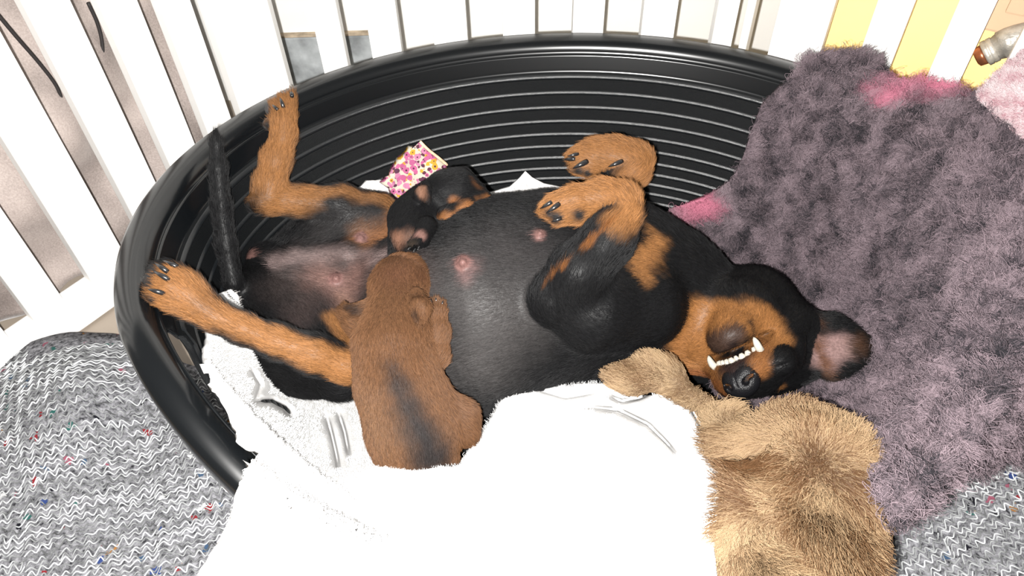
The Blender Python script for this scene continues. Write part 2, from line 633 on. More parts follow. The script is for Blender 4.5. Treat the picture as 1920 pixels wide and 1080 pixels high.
def drape(name, a, d, n, s0, s1, z0, z1, fold, mat, seed, thick=.006):
    ns, nz = 90, 70
    S = np.linspace(s0, s1, ns); Z = np.linspace(z0, z1, nz)
    V = []
    for z in Z:
        for s in S:
            w = fold * (math.sin(19 * s + 3 * math.sin(7 * z + seed)) * .6 + math.sin(31 * z - 14 * s + seed) * .5 + .5 * math.sin(53 * s + 17 * z))
            lean = .10 * (z / z1)
            V.append(np.array([a[0], a[1], 0]) + d * s + n * (w + lean) + np.array([0, 0, z]))
    Fc = [(j * ns + i, j * ns + i + 1, (j + 1) * ns + i + 1, (j + 1) * ns + i) for j in range(nz - 1) for i in range(ns - 1)]
    o = link(name, mesh(name, V, Fc), mat)
    m = o.modifiers.new('thickness', 'SOLIDIFY'); m.thickness = thick; m.offset = 1
    return o

ld3 = np.array([LD[0], LD[1], 0.0])
dr = drape('sofa_throw', LA + LD * 0 + np.array([ln3[0], ln3[1]]) * .10, ld3, ln3, -.35, .50, .012, .78, .020, M_THROW, 1.3)
tag(dr, 'brown velour throw hanging in folds behind the left pen wing', 'throw')
M_CORD = mat_plain('dark_cord', (.025, .022, .022), .6, .3)
for px, lab in (([(-10, 20), (30, 68), (75, 120), (105, 160), (118, 192)], 'dark cord running down the brown throw at the left edge'),
                ([(165, 5), (183, 45), (192, 85), (193, 140)], 'dark cord curving down the brown throw by the second gap')):
    a0 = np.array([*LA, 0]) + ln3 * .085
    pts = spline([on_plane(x, y, a0 + ln3 * .035, ln3) for x, y in px], 24)
    V, Fc = tube(pts, .0026, 6)
    tag(link('cord', mesh('cord', V, Fc), M_CORD), lab, 'cord', 'cords on the throw')

# weathered grey block behind the back panel
M_STONE = mat_plain('weathered_stone', (.34, .36, .37), .8, .2, 0, .6, 60, .45, 22)
M_RUST = mat_plain('rusty_brown_edge', (.42, .34, .25), .8, .2, 0, .5, 80, .4, 40)
yb = 1.365
b0 = on_plane(535, 135, (0, yb, 0), np.array([0, 1.0, 0])); b1 = on_plane(703, 72, (0, yb, 0), np.array([0, 1.0, 0]))
sb = empty('stone_block', ((b0[0] + b1[0]) / 2, yb, 0))
tag(sb, 'weathered grey block standing behind the back slats at left', 'block')
link('block_body', box_mesh('block_body', ((b0[0] + b1[0]) / 2, yb + .02, b1[2] / 2), ((b1[0] - b0[0]) / 2, 0, 0), (0, .008, 0), (0, 0, b1[2] / 2), .003), M_STONE, sb, False)
link('block_capping', box_mesh('block_capping', ((b0[0] + b1[0]) / 2, yb + .02, b1[2] + .003), ((b1[0] - b0[0]) / 2 + .004, 0, 0), (0, .009, 0), (0, 0, .002), .0005), M_RUST, sb, False)

# yellow box behind the right wing, with a beige pipe cover and a radiator valve beside it
M_YEL = mat_plain('yellow_paint', (.92, .66, .27), .5, .3, 0, .03, 60, .05, 6)
M_BEIGE = mat_plain('beige_enamel', (.50, .36, .24), .5, .3, 0, .05, 60, .08, 8)
rd3 = np.array([RD[0], RD[1], 0.0]); rn3 = np.array([-RD[1], RD[0], 0.0])
ra3 = np.array([RA[0], RA[1], 0.0])
yx = empty('yellow_chest', ra3 + rd3 * .24 + rn3 * .17)
tag(yx, 'bright yellow chest standing behind the right pen wing', 'chest')
link('chest_body', box_mesh('chest_body', ra3 + rd3 * .26 + rn3 * .17 + np.array([0, 0, .36]), rd3 * .19, rn3 * .085, (0, 0, .36), .006), M_YEL, yx, False)
link('chest_plinth', box_mesh('chest_plinth', ra3 + rd3 * .26 + rn3 * .168 + np.array([0, 0, .012]), rd3 * .193, rn3 * .088, (0, 0, .012), .003), M_YEL, yx, False)
link('chest_lid', box_mesh('chest_lid', ra3 + rd3 * .26 + rn3 * .17 + np.array([0, 0, .735]), rd3 * .198, rn3 * .095, (0, 0, .015), .004), M_YEL, yx, False)
# radiator end with its valve, in front of the yellow chest
rp_n = rn3
vp = on_plane(1862, 98, ra3 + rn3 * .055, rn3)
rr = empty('radiator', ra3 + rd3 * .45 + rn3 * .055)
tag(rr, 'beige radiator behind the right pen wing above the pink blanket', 'radiator')
zt = on_plane(1850, 60, ra3 + rn3 * .065, rn3)[2]
s_a = float(np.dot(on_plane(1812, 60, ra3 + rn3 * .065, rn3) - ra3, rd3))
link('radiator_panel', box_mesh('radiator_panel', ra3 + rd3 * (s_a + .16) + rn3 * .075 + np.array([0, 0, zt + .25]), rd3 * .16, rn3 * .008, (0, 0, .25), .004), M_BEIGE, rr, False)
for k in range(4):
    link('radiator_flute', box_mesh('radiator_flute', ra3 + rd3 * (s_a + .045 + .07 * k) + rn3 * .066 + np.array([0, 0, zt + .26]), rd3 * .012, rn3 * .004, (0, 0, .23), .003), M_BEIGE, rr, False)
M_CHROME = mat_plain('dull_valve_metal', (.42, .40, .36), .45, .5, .5, .5, 200, .35, 60)
M_COPPER = mat_plain('copper_cap', (.42, .16, .08), .3, .5, .8, .1, 100, .2, 50)
M_YCLIP = mat_plain('yellow_clip', (.85, .48, .06), .4, .4)
va = empty('radiator_valve', vp)
tag(va, 'speckled radiator valve with copper end cap seen between the right slats', 'valve')
p0 = on_plane(1829, 110, ra3 + rn3 * .045, rn3); p1 = on_plane(1893, 78, ra3 + rn3 * .055, rn3)
ax = nrm(p1 - p0); ln = np.linalg.norm(p1 - p0)
rv = 24 * mpp(p0)


def lathe_axis(name, o, ax, prof, mat, parent, n=28):
    u = nrm(np.cross(ax, [0, 0, 1.0])); w = np.cross(ax, u)
    V = []; Fc = []
    for (t, r) in prof:
        for j in range(n):
            an = 2 * math.pi * j / n
            V.append(o + ax * t + r * (math.cos(an) * u + math.sin(an) * w))
    m = len(prof)
    for i in range(m - 1):
        for j in range(n):
            Fc.append((i * n + j, i * n + (j + 1) % n, (i + 1) * n + (j + 1) % n, (i + 1) * n + j))
    Fc.append(tuple(range(n))); Fc.append(tuple((m - 1) * n + j for j in range(n)))
    me = mesh(name, V, Fc)
    bm = bmesh.new(); bm.from_mesh(me); bmesh.ops.recalc_face_normals(bm, faces=bm.faces[:]); bm.to_mesh(me); bm.free()
    return link(name, me, mat, parent)

lathe_axis('end_cap', p0, ax, [(0, rv * .5), (.002, rv * .72), (.008, rv * .78), (.011, rv * .8)], M_COPPER, va)
lathe_axis('collar', p0, ax, [(.011, rv * .85), (.012, rv), (.017, rv), (.018, rv * .92), (.019, rv), (.024, rv), (.025, rv * .9)], M_CHROME, va)
lathe_axis('valve_body', p0, ax, [(.025, rv * .92), (.032, rv * 1.05), (ln * .75, rv * 1.12), (ln, rv * 1.12), (ln + .012, rv * 1.0), (ln + .03, rv * .7)], M_CHROME, va)
q = on_plane(1902, 62, ra3 + rn3 * .045, rn3)
lathe_axis('pipe_clip', q, np.array([0, 0, -1.0]), [(-.012, .004), (-.008, .008), (.006, .009), (.014, .007), (.02, .005)], M_YCLIP, va, 16)

# ================================================================== THE BASKET
BC = np.array([.069, .637]); BA, BB = .499, .401
ZR = .32


def rim_z(th):
    """height of the rim round the basket: lower at the front"""
    d = np.abs((np.degrees(th) + 90 + 180) % 360 - 180)     # degrees away from the front
    t = np.clip((d - 14) / (68 - 14), 0, 1)
    t = t * t * (3 - 2 * t)
    return .175 + (ZR - .175) * t


SLOPE = .35
ZBASE = .030


def wall_d(z, zr):
    """how far in from the rim edge the inner wall stands at height z, where the rim is at height zr"""
    return .036 + SLOPE * (zr - z)


def rim_at(q):
    """rim height above or beside points (...,3)"""
    return rim_z(np.arctan2((q[..., 1] - BC[1]) / BB, (q[..., 0] - BC[0]) / BA))


def wall_hit(px, py, off=0.0):
    """where a pixel meets the inner wall of the basket, moved off metres back towards the viewer"""
    d = nrm(ray(px, py)); t = np.arange(.4, 1.6, .001)
    q = CAM + t[:, None] * d
    di = wall_d(q[:, 2], rim_at(q))
    e = ((q[:, 0] - BC[0]) / (BA - di)) ** 2 + ((q[:, 1] - BC[1]) / (BB - di)) ** 2
    inside = (e < 1) & (q[:, 2] < ZR)
    w = np.nonzero(inside)[0]
    if len(w) == 0: return P(px, py, .2)
    out = np.nonzero(~inside & (np.arange(len(t)) > w[0]))[0]
    return q[out[0]] - d * off


def wall_z(v2):
    """height of the basket's inner wall or floor behind each pixel (-1 where the pixel looks past the basket)"""
    out = np.full(len(v2), -1.0)
    t = np.arange(.5, 1.42, .003)
    for i in range(0, len(v2), 2000):
        v = v2[i:i + 2000]
        d = FW[None] + ((v[:, :1] - 960) / FPX) * RT + ((540 - v[:, 1:]) / FPX) * UP
        d /= np.linalg.norm(d, axis=1)[:, None]
        q = CAM + d[:, None, :] * t[None, :, None]
        rz = rim_at(q)
        di = wall_d(q[..., 2], rz)
        ins = (((q[..., 0] - BC[0]) / np.maximum(BA - di, .01)) ** 2 + ((q[..., 1] - BC[1]) / np.maximum(BB - di, .01)) ** 2 < 1) & (q[..., 2] < ZR) & (q[..., 2] > ZBASE)
        last = ins.shape[1] - 1 - np.argmax(ins[:, ::-1], axis=1)
        zz = q[np.arange(len(v)), last, 2]
        zz = np.where(ins.any(1), zz, -1)
        eo = ((q[..., 0] - BC[0]) / (BA + .003)) ** 2 + ((q[..., 1] - BC[1]) / (BB + .003)) ** 2
        din = wall_d(rz - .05, rz)
        ei = ((q[..., 0] - BC[0]) / (BA - din)) ** 2 + ((q[..., 1] - BC[1]) / (BB - din)) ** 2
        rim = (eo < 1) & (ei > 1) & (q[..., 2] < rz + .002) & (q[..., 2] > rz - .05)
        zr_ = q[np.arange(len(v)), np.argmax(rim, axis=1), 2]
        out[i:i + 2000] = np.where(rim.any(1), np.maximum(zz, zr_), zz)
    return out


def ring(prof, nt=288, th0=0, th1=2 * math.pi, closed=True):
    """prof(th) -> list of (inset, z); returns verts, faces"""
    V = []; Fc = []
    n = nt if closed else nt + 1
    m = None
    for i in range(n):
        th = th0 + (th1 - th0) * i / nt
        pr = prof(th); m = len(pr)
        for d, z in pr:
            V.append((BC[0] + (BA - d) * math.cos(th), BC[1] + (BB - d) * math.sin(th), z))
    for i in range(nt):
        i2 = (i + 1) % n
        for j in range(m - 1):
            Fc.append((i * m + j, i * m + j + 1, i2 * m + j + 1, i2 * m + j))
    return V, Fc, m

bk = empty('dog_basket', (BC[0], BC[1], .018))
tag(bk, 'black plastic oval dog basket with ridged inner walls and glossy rim', 'dog basket')
BAND = .046          # depth of the smooth band under the rim


def prof_wall(th):
    zr = float(rim_z(th)); zt = zr - BAND
    zs = np.linspace(ZBASE + .012, zt, 40)
    up = np.linspace(zt + .003, zr - .018, 9)      # the smooth band under the rim stands a little further out
    return [(wall_d(ZBASE, zr) + .012, ZBASE)] + [(wall_d(z, zr), z) for z in zs] + [(wall_d(z, zr) - .0045, z) for z in up]

V, Fc, m_ = ring(prof_wall, 840)
V = np.array(V)
# a long grip slot through the wall at the front left (and its twin at the front right)
TH = np.repeat(2 * math.pi * np.arange(840) / 840, m_)


def slot_uv(idx, thc):
    u = ((TH[idx] - thc + math.pi) % (2 * math.pi) - math.pi) * .40
    zt = rim_z(TH[idx]) - BAND
    return u, V[idx, 2] - zt - .0095
keep = np.ones(len(Fc), bool)
FcA = np.array(Fc)
SL_HALF, SL_R = .078, .0160
for thc in (math.radians(217), math.radians(-37)):
    u, w = slot_uv(np.arange(len(V)), thc)
    du = np.maximum(np.abs(u) - SL_HALF, 0); sd = np.hypot(du, w) - SL_R
    cen = sd[FcA].mean(1) < 0
    keep &= ~cen
    onb = np.zeros(len(V), bool); onb[FcA[cen].ravel()] = True
    kb = np.zeros(len(V), bool); kb[FcA[~cen].ravel()] = True
    for i in np.nonzero(onb & kb)[0]:
        if abs(sd[i]) < .02:
            cu = math.copysign(min(abs(u[i]), SL_HALF), u[i]); dv = np.array([u[i] - cu, w[i]])
            dv = dv / (np.linalg.norm(dv) + 1e-9) * SL_R
            dth = (cu + dv[0] - u[i]) / .40; dz = dv[1] - w[i]
            th = TH[i] + dth; z = V[i, 2] + dz; d = wall_d(z, rim_z(th)) - .0045
            V[i] = (BC[0] + (BA - d) * math.cos(th), BC[1] + (BB - d) * math.sin(th), z)
w_o = link('basket_wall', mesh('basket_wall', V, FcA[keep]), M_RIB, bk)
w_o.data.materials.append(M_BASKET)
w_o.data.polygons.foreach_set('material_index', ((FcA[keep][:, 0] % m_) >= 41).astype(np.int32))
md = w_o.modifiers.new('thickness', 'SOLIDIFY'); md.thickness = .0035; md.offset = 0


def prof_rim(th):
    zr = float(rim_z(th)); k = wall_d(zr - .018, zr) - .0045
    return [(k + .0025, zr - .019), (k - .0008, zr - .0185), (k - .0012, zr - .0140), (k - .0035, zr - .0085), (k - .0075, zr - .0040), (k - .0125, zr - .0012), (k - .018, zr),
            (.008, zr - .0005), (.003, zr - .004), (.0005, zr - .010), (0, zr - .020), (.001, zr - .040), (.006, zr - .041), (.010, zr - .034), (.016, zr - .030)]

V, Fc, _ = ring(prof_rim, 420)
link('rim', mesh('rim', V, Fc), M_BASKET, bk)


def prof_base(th):
    w0 = wall_d(ZBASE, float(rim_z(th)))
    return [(w0 + .012, ZBASE), (w0 + .05, ZBASE - .003), (w0 + .18, ZBASE - .003), (.36, ZBASE - .003), (.4009, ZBASE - .003)]
V, Fc, _ = ring(prof_base, 120)
Vb = np.array(V); Vb[:, 0] = np.where(np.arange(len(Vb)) % 5 == 4, BC[0] + (Vb[:, 0] - BC[0]) * .02, Vb[:, 0])
o = link('basket_base', mesh('basket_base', Vb, Fc), M_RIB, bk)
md = o.modifiers.new('thickness', 'SOLIDIFY'); md.thickness = .004; md.offset = 0
def prof_foot(th):
    return [(.13, .018), (.13, .030), (.15, .030), (.15, .018), (.13, .018)]
V, Fc, _ = ring(prof_foot, 120)
link('foot_ring', mesh('foot_ring', V, Fc), M_RIB, bk)
# raised ridges round the inside, one below the other
for k in range(12):
    dz = BAND + .0015 + .0222 * k - .00045 * k * k
    def prof_ridge(th, dz=dz, k=k):
        z = float(rim_z(th)) - dz
        d = wall_d(z, float(rim_z(th)))
        dg_ = min(abs((math.degrees(th) - c_ + 180) % 360 - 180) for c_ in (217, -37))
        if k == 0 and dg_ < 15: z -= .012 * min(1, (15 - dg_) / 2); d = wall_d(z, float(rim_z(th)))     # dips under the grip slot
        r = .0034
        return [(d - .001 , z + r * 1.3), (d + r * .75, z + r * .75), (d + r * 1.05, z), (d + r * .75, z - r * .75), (d - .001, z - r * 1.3)]
    lim = [th for th in np.linspace(0, 2 * math.pi, 361)[:-1] if rim_z(th) - dz > ZBASE + .008]
    if k < 5 and len(lim) == 360:
        V, Fc, _ = ring(prof_ridge, 360)
    else:
        # stops where the wall gets too low at the front
        dd = [((math.degrees(t) + 90 + 180) % 360 - 180) for t in lim]
        ab = [abs(x) for x in dd]
        a0 = math.radians(-90 + min(ab) + 1) if min(ab) > 1 else math.radians(-89.5)
        a1 = math.radians(270 - min(ab) - 1) if min(ab) > 1 else math.radians(269.5)
        V, Fc, _ = ring(prof_ridge, 360, a0, a1, False)
    link('ridge', mesh('ridge', V, Fc), M_RIDGE, bk)


# ================================================================== CLOTHS
def tps(ctrl):
    c = np.array(ctrl, float); x = c[:, :2] / 500.0; n = len(c)
    def U(r2): return np.where(r2 > 1e-12, r2 * np.log(np.maximum(r2, 1e-12)), 0)
    K = U(((x[:, None] - x[None]) ** 2).sum(2)) + np.eye(n) * 2e-3
    Pm = np.c_[np.ones(n), x]
    A = np.zeros((n + 3, n + 3)); A[:n, :n] = K; A[:n, n:] = Pm; A[n:, :n] = Pm.T
    s = np.linalg.solve(A, np.r_[c[:, 2], 0, 0, 0])
    def f(q):
        q = np.asarray(q, float) / 500.0
        return U(((q[:, None] - x[None]) ** 2).sum(2)) @ s[:n] + s[n] + q @ s[n + 1:]
    return f


def densify(poly, step):
    out = []
    p = np.array(poly, float)
    for i in range(len(p)):
        a, b = p[i], p[(i + 1) % len(p)]
        n = max(1, int(np.linalg.norm(b - a) / step))
        for k in range(n):
            out.append(a + (b - a) * k / n)
    return np.array(out)


def cloth(name, outline, ctrl, mat, step=12, thick=.006, relief=None, edge_wob=0.0, parent=None, smooth_outline=True, zmin=None, basket=None, extra=None):
    """a cloth that lies at the heights ctrl gives; outline and ctrl in photograph pixels.
    returns object, verts, tris, pixel coords"""
    ol = np.array(outline, float)
    if smooth_outline:
        q = np.vstack([ol, ol[:1]])
        # closed Catmull-Rom
        n = len(ol); res = []
        for i in range(n):
            a, b, c, d = ol[i - 1], ol[i], ol[(i + 1) % n], ol[(i + 2) % n]
            m = max(2, int(np.linalg.norm(c - b) / step))
            for k in range(m):
                t = k / m
                res.append(.5 * (2 * b + (c - a) * t + (2 * a - 5 * b + 4 * c - d) * t * t + (3 * b - a - 3 * c + d) * t ** 3))
        bd = np.array(res)
    else:
        bd = densify(ol, step)
    if edge_wob:
        s3 = np.c_[bd, np.zeros(len(bd))]
        bd = bd + edge_wob * np.c_[wob(s3, .12, 5), wob(s3, .12, 6)]
    lo, hi = bd.min(0), bd.max(0)
    gx, gy = np.meshgrid(np.arange(lo[0], hi[0], step), np.arange(lo[1], hi[1], step * .9))
    gx = gx + (np.arange(gx.shape[0]) % 2)[:, None] * step * .5
    g = np.c_[gx.ravel(), gy.ravel()] + rng.uniform(-.1, .1, (gx.size, 2)) * step
    # inside test
    inside = np.zeros(len(g), bool); dmin = np.full(len(g), 1e9)
    for i in range(len(bd)):
        a, b = bd[i], bd[(i + 1) % len(bd)]
        c = ((a[1] > g[:, 1]) != (b[1] > g[:, 1])) & (g[:, 0] < (b[0] - a[0]) * (g[:, 1] - a[1]) / (b[1] - a[1] + 1e-12) + a[0])
        inside ^= c
        ab = b - a; t = np.clip(((g - a) @ ab) / max(ab @ ab, 1e-9), 0, 1)
        dmin = np.minimum(dmin, np.linalg.norm(g - a - t[:, None] * ab, axis=1))
    g = g[inside & (dmin > step * .5)]
    if extra is not None:
        ex = []
        for l in extra:
            q = spline(l, max(4, int(np.linalg.norm(np.diff(np.array(l), axis=0), axis=1).sum() / 5)))
            tg = np.gradient(q, axis=0); tg /= np.linalg.norm(tg, axis=1)[:, None]; nr = np.c_[-tg[:, 1], tg[:, 0]]
            for of in (-7, -4, -2, 0, 2, 4, 7): ex.append(q + nr * of)
        ex = np.vstack(ex)
        far = np.array([np.min(np.abs(ex - p).sum(1)) > 5 for p in g]); g = np.vstack([g[far], ex])
    pts = np.vstack([bd, g])
    nb = len(bd)
    r = delaunay_2d_cdt([Vector(p) for p in pts], [], [list(range(nb))], 1, 1e-4)
    v2 = np.array([tuple(p) for p in r[0]]); tri = np.array([list(f) for f in r[2] if len(f) == 3])
    z = tps(ctrl)(v2)
    if zmin is not None: z = np.maximum(z, zmin)
    if basket is not None: z = np.maximum(z, np.max([wall_z(v2 + np.array(of)) for of in ((0, 0), (11, 0), (-11, 0), (0, 11), (0, -11))], axis=0) + basket)
    if relief is not None: z = z + relief(v2)
    d = FW[None] + ((v2[:, :1] - 960) / FPX) * RT + ((540 - v2[:, 1:]) / FPX) * UP
    w = CAM + d * ((z - CAM[2]) / d[:, 2])[:, None]
    nn = np.cross(w[tri[:, 1]] - w[tri[:, 0]], w[tri[:, 2]] - w[tri[:, 0]])
    if (nn[:, 2]).sum() < 0: tri = tri[:, ::-1]
    me = mesh_np(name, w, tri)
    o = link(name, me, mat, parent)
    if thick:
        md = o.modifiers.new('thickness', 'SOLIDIFY'); md.thickness = thick; md.offset = -1
    return o, w, tri, v2


def colour_attr(o, c):
    ca = o.data.attributes.new('col', 'FLOAT_COLOR', 'POINT')
    c4 = np.ones((len(c), 4), np.float32); c4[:, :3] = c
    ca.data.foreach_set('color', c4.ravel())


def fuzz(name, w, tri, n, length, parent, colf, rad=.00025, curl=.5, k=5, lean=(0, 0, 0), lift=1.0, clump=0, weight=None, mat=None, grad=(1, 1), lenf=None):
    nv = vnormals(w, tri)
    i, b = sample_tris(w, tri, n, weight)
    ii = tri[i]
    r0 = np.einsum('nk,nkc->nc', b, w[ii]); no = np.einsum('nk,nkc->nc', b, nv[ii])
    no /= np.linalg.norm(no, axis=1)[:, None]
    L = length * rng.uniform(.55, 1.2, n)[:, None]
    if lenf is not None: L = L * lenf(r0)[:, None]
    ln = np.asarray(lean) if not callable(lean) else lean(r0)
    if clump:
        cl = np.stack([wob(r0, clump, 21), wob(r0, clump, 22), wob(r0, clump, 23)], 1)
        ln = ln + cl * .8
    r1 = rng.normal(0, 1, (n, 3)); r2 = rng.normal(0, 1, (n, 3))
    pts = np.zeros((n, k, 3))
    for j in range(k):
        t = j / (k - 1)
        pts[:, j] = r0 - no * .0006 + L * t * (no * lift + ln * t) + L * curl * t * (r1 * math.sin(3.1 * t) * .35 + r2 * math.sin(6 * t) * .25)
    c = colf(r0)
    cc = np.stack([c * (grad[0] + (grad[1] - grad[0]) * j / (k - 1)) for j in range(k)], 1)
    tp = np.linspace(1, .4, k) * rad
    return strands(name, pts, tp, np.clip(cc, 0, 1), parent, mat or M_FUZZ)


# ================================================================== THE MOTHER DOG
dog = empty('mother_dog', P(950, 620, .035))
tag(dog, 'black and tan mother dog lying on her back asleep in the basket', 'dog')
D = Body((-.46, .26, .02), (.52, .98, .40), .0021)
BLK, TAN = (.011, .011, .012), (.41, .185, .066)

# --- trunk
D.group('trunk', chain([(500, 560, .125, 80), (590, 562, .135, 104), (700, 566, .13, 98), (790, 580, .14, 122), (845, 580, .15, 165), (905, 574, .155, 192),
                        (1040, 545, .16, 176), (1160, 535, .155, 150), (1250, 560, .145, 118), (1330, 605, .135, 98)][::-1]), k=.03)
# --- near hind leg
D.group('near_thigh', chain([(505, 580, .145, 88), (580, 640, .145, 95), (640, 690, .165, 62)]), k=.03, kg=.02)
wn = wall_hit(330, 540, .035)
paw_n = P(330, 540, .27)
D.group('near_shank', chain([(655, 688, .218, 37), (590, 664, .240, 34), (520, 640, .258, 29), (455, 616, .275, 25), (405, 594, .288, 24), (375, 573, .298, 29), (345, 549, .308, 37), (325, 535, .312, 36)]), k=.014, kg=.010)
D.group('near_toes', chain([(328, 512, .318, 20), (314, 502, .320, 16)]) + chain([(320, 520, .324, 20), (294, 508, .326, 18)]) +
        chain([(316, 537, .324, 20), (288, 530, .325, 18)]) + chain([(322, 558, .314, 21), (293, 553, .316, 18)]), k=.005, kg=.006)
# --- far hind leg
D.group('far_thigh', chain([(520, 505, .165, 50), (610, 465, .18, 66), (688, 432, .195, 55), (712, 410, .205, 40)]), k=.03, kg=.02)
fp = wall_hit(530, 225, .04)
zf = fp[2]
D.group('far_shank', chain([(708, 404, .215, 36), (640, 384, .236, 36), (560, 378, .252, 29), (500, 376, .264, 24), (484, 380, .266, 15)]), k=.012, kg=.012)
D.group('far_hock', chain([(486, 382, .266, 16), (505, 350, .276, 29), (518, 300, .296, 26), (533, 255, .315, 20), (532, 230, .328, 21)]), k=.012, kg=.010)
D.group('far_toes', chain([(542, 215, .333, 15), (547, 178, .346, 9)]) + chain([(532, 212, .336, 14), (529, 184, .345, 10)]) +
        chain([(522, 212, .334, 14), (514, 198, .338, 12)]) + chain([(514, 226, .328, 13), (506, 232, .325, 11)]), k=.004, kg=.005)
D.group('near_pads', chain([(281, 511, .322, 11)]) + chain([(277, 528, .322, 12)]) + chain([(282, 556, .313, 11)]) + chain([(300, 499, .318, 9)]), k=.004, kg=.004)
D.group('far_pads', chain([(507, 206, .334, 11), (510, 198, .336, 9)]) + chain([(503, 234, .322, 11)]) + chain([(512, 222, .322, 12)]), k=.004, kg=.004)
# --- tail
tl = [(462, 560, .17, 18), (438, 530, .212, 17), (424, 460, .248, 18), (415, 385, .288, 17), (409, 315, .322, 15), (406, 268, .344, 10), (404, 246, .350, 5)]
D.group('tail', chain(tl), k=.006, kg=.01)
# --- rear end: vulva and the fold up the belly
D.group('groin', chain([(468, 482, .185, 13), (490, 485, .19, 22), (560, 482, .20, 24), (650, 478, .21, 22), (720, 480, .21, 20)]), k=.012, kg=.014)
# --- near front leg
D.group('near_arm', chain([(1200, 570, .20, 85), (1110, 580, .225, 72), (1040, 566, .245, 44)]) + chain([(1036, 560, .255, 40), (1085, 508, .285, 48), (1140, 450, .305, 42), (1172, 405, .318, 32)]), k=.02, kg=.012)
D.group('near_wrist', chain([(1170, 405, .318, 31), (1166, 376, .325, 33), (1130, 366, .326, 28), (1085, 376, .322, 27)]), k=.012, kg=.008)
D.group('near_paw', chain([(1075, 372, .325, 25), (1040, 382, .322, 20)]) + chain([(1075, 385, .318, 24), (1030, 393, .314, 19)]) +
        chain([(1085, 395, .312, 22), (1048, 406, .308, 18)]) + chain([(1100, 392, .312, 20), (1086, 406, .306, 15)]), k=.005, kg=.008)
# --- far front leg
D.group('far_arm', chain([(1060, 450, .22, 55), (1120, 385, .25, 38), (1185, 325, .277, 30)]), k=.015, kg=.01)
D.group('far_wrist', chain([(1188, 322, .277, 29), (1190, 300, .285, 31), (1150, 293, .288, 34), (1115, 292, .288, 32)]), k=.014, kg=.008)
D.group('far_paw', chain([(1120, 283, .292, 25), (1090, 290, .291, 18), (1074, 293, .29, 13)]) + chain([(1118, 297, .286, 25), (1086, 310, .283, 18)]) +
        chain([(1130, 305, .282, 22), (1102, 318, .279, 15)]), k=.006, kg=.006)

# --- head, in its own frame: a = nose, b = the side that faces us, c = crown
ha = nrm(cvec(-.55, -.23, .80))
hb = cvec(.86, .5, .735); hb = nrm(hb - ha * np.dot(hb, ha))
hc_ = -np.cross(np.array([np.dot(ha, RT), np.dot(ha, UP), -np.dot(ha, FW)]), np.array([np.dot(hb, RT), np.dot(hb, UP), -np.dot(hb, FW)]))
hc = cvec(*hc_)
HO = CAM + ray(1388, 720) * (depth(P(1440, 655, .135)) - .094) - .118 * ha - .008 * hc     # the nose shows at (1388, 720)


def Hd(a, b, c):
    return HO + a * ha + b * hb + c * hc


def hch(rows):
    return chain([(Hd(*r[:3]), r[3]) for r in rows])
AXH = (ha, hb, hc)
D.group('head', [('e', Hd(-.010, 0, .004), AXH, (.066, .060, .058))] + hch([(.0, .036, -.010, .034), (.035, .028, -.006, .032)]) + hch([(.0, -.036, -.010, .034), (.035, -.028, -.006, .032)]) +
        hch([(.03, 0, .008, .036), (.070, 0, .006, .030), (.098, 0, .004, .024)]) +
        hch([(.055, .020, -.004, .022), (.090, .018, -.002, .0165)]) + hch([(.055, -.020, -.004, .022), (.090, -.018, -.002, .0165)]) +
        hch([(.045, .032, .006, .022), (.080, .025, .009, .015)]) + hch([(.045, -.034, .006, .024), (.080, -.027, .009, .018)]), k=.014, kg=.02)
D.group('throat', hch([(-.01, 0, -.045, .058), (.02, .0, -.048, .050)]) + chain([(1330, 608, .15, 82), (1385, 612, .165, 72)]), k=.02, kg=.012)
D.group('jaw', hch([(.030, .0, -.048, .034), (.066, 0, -.046, .024), (.086, 0, -.042, .018)]) + hch([(.04, .024, -.040, .017), (.082, .013, -.040, .014)]) + hch([(.04, -.024, -.040, .017), (.082, -.013, -.040, .014)]), k=.012, kg=.005)
D.carve(('e', Hd(.096, 0, -.021), AXH, (.034, .034, .0065)), .004)
D.carve(('e', Hd(.074, .030, -.022), AXH, (.026, .014, .005)), .004)
D.carve(('e', Hd(.074, -.030, -.022), AXH, (.026, .014, .005)), .004)
# brow and closed eye on the side we see
eb = D.hit(1470, 676)
D.group('brow', [('e', eb - ha * .002, AXH, (.018, .012, .015))], k=.006, kg=.012)
ex_ = nrm(cvec(.93, .34, .1)); ey_ = nrm(np.cross(nrm(CAM - eb), ex_)); ez_ = np.cross(ex_, ey_)
e1 = D.hit(1470, 684)
D.carve(('e', e1, (ex_, ey_, ez_), (.015, .0016, .005)), .002)
# --- ear
en = nrm(cvec(.12, .12, 1))
EZ = [P(1508, 652, .155), P(1560, 650, .165), P(1612, 655, .158)]
D.group('ear', chain([(EZ[0] , .037), (EZ[1], .034), (EZ[2], .019)], en, .20), k=.01, kg=.012)
D.carve(('e', P(1553, 655, .165) + en * .012, (nrm(EZ[2] - EZ[0]), nrm(np.cross(en, EZ[2] - EZ[0])), en), (.042, .027, .0125)), .004)

# teats
TEATS = [(630, 522, 8), (676, 447, 8), (748, 455, 8), (868, 492, 10), (1013, 438, 7)]
tq = []
for x, y, r in TEATS:
    c = D.hit(x, y); m = mpp(c)
    tq.append((c, r * m))
for c, r in tq:
    t = nrm(CAM - c)
    D.group('teat', [('c', c - t * r * .3, c + t * r * .9, r * 1.15, r * .75, None, 1)], k=.003, kg=.006)

dv, dq, dg = D.surface()
pt = Paint(D, dv, dg, BLK)
SKIN = (.30, .17, .145)
GREY = (.105, .096, .094)
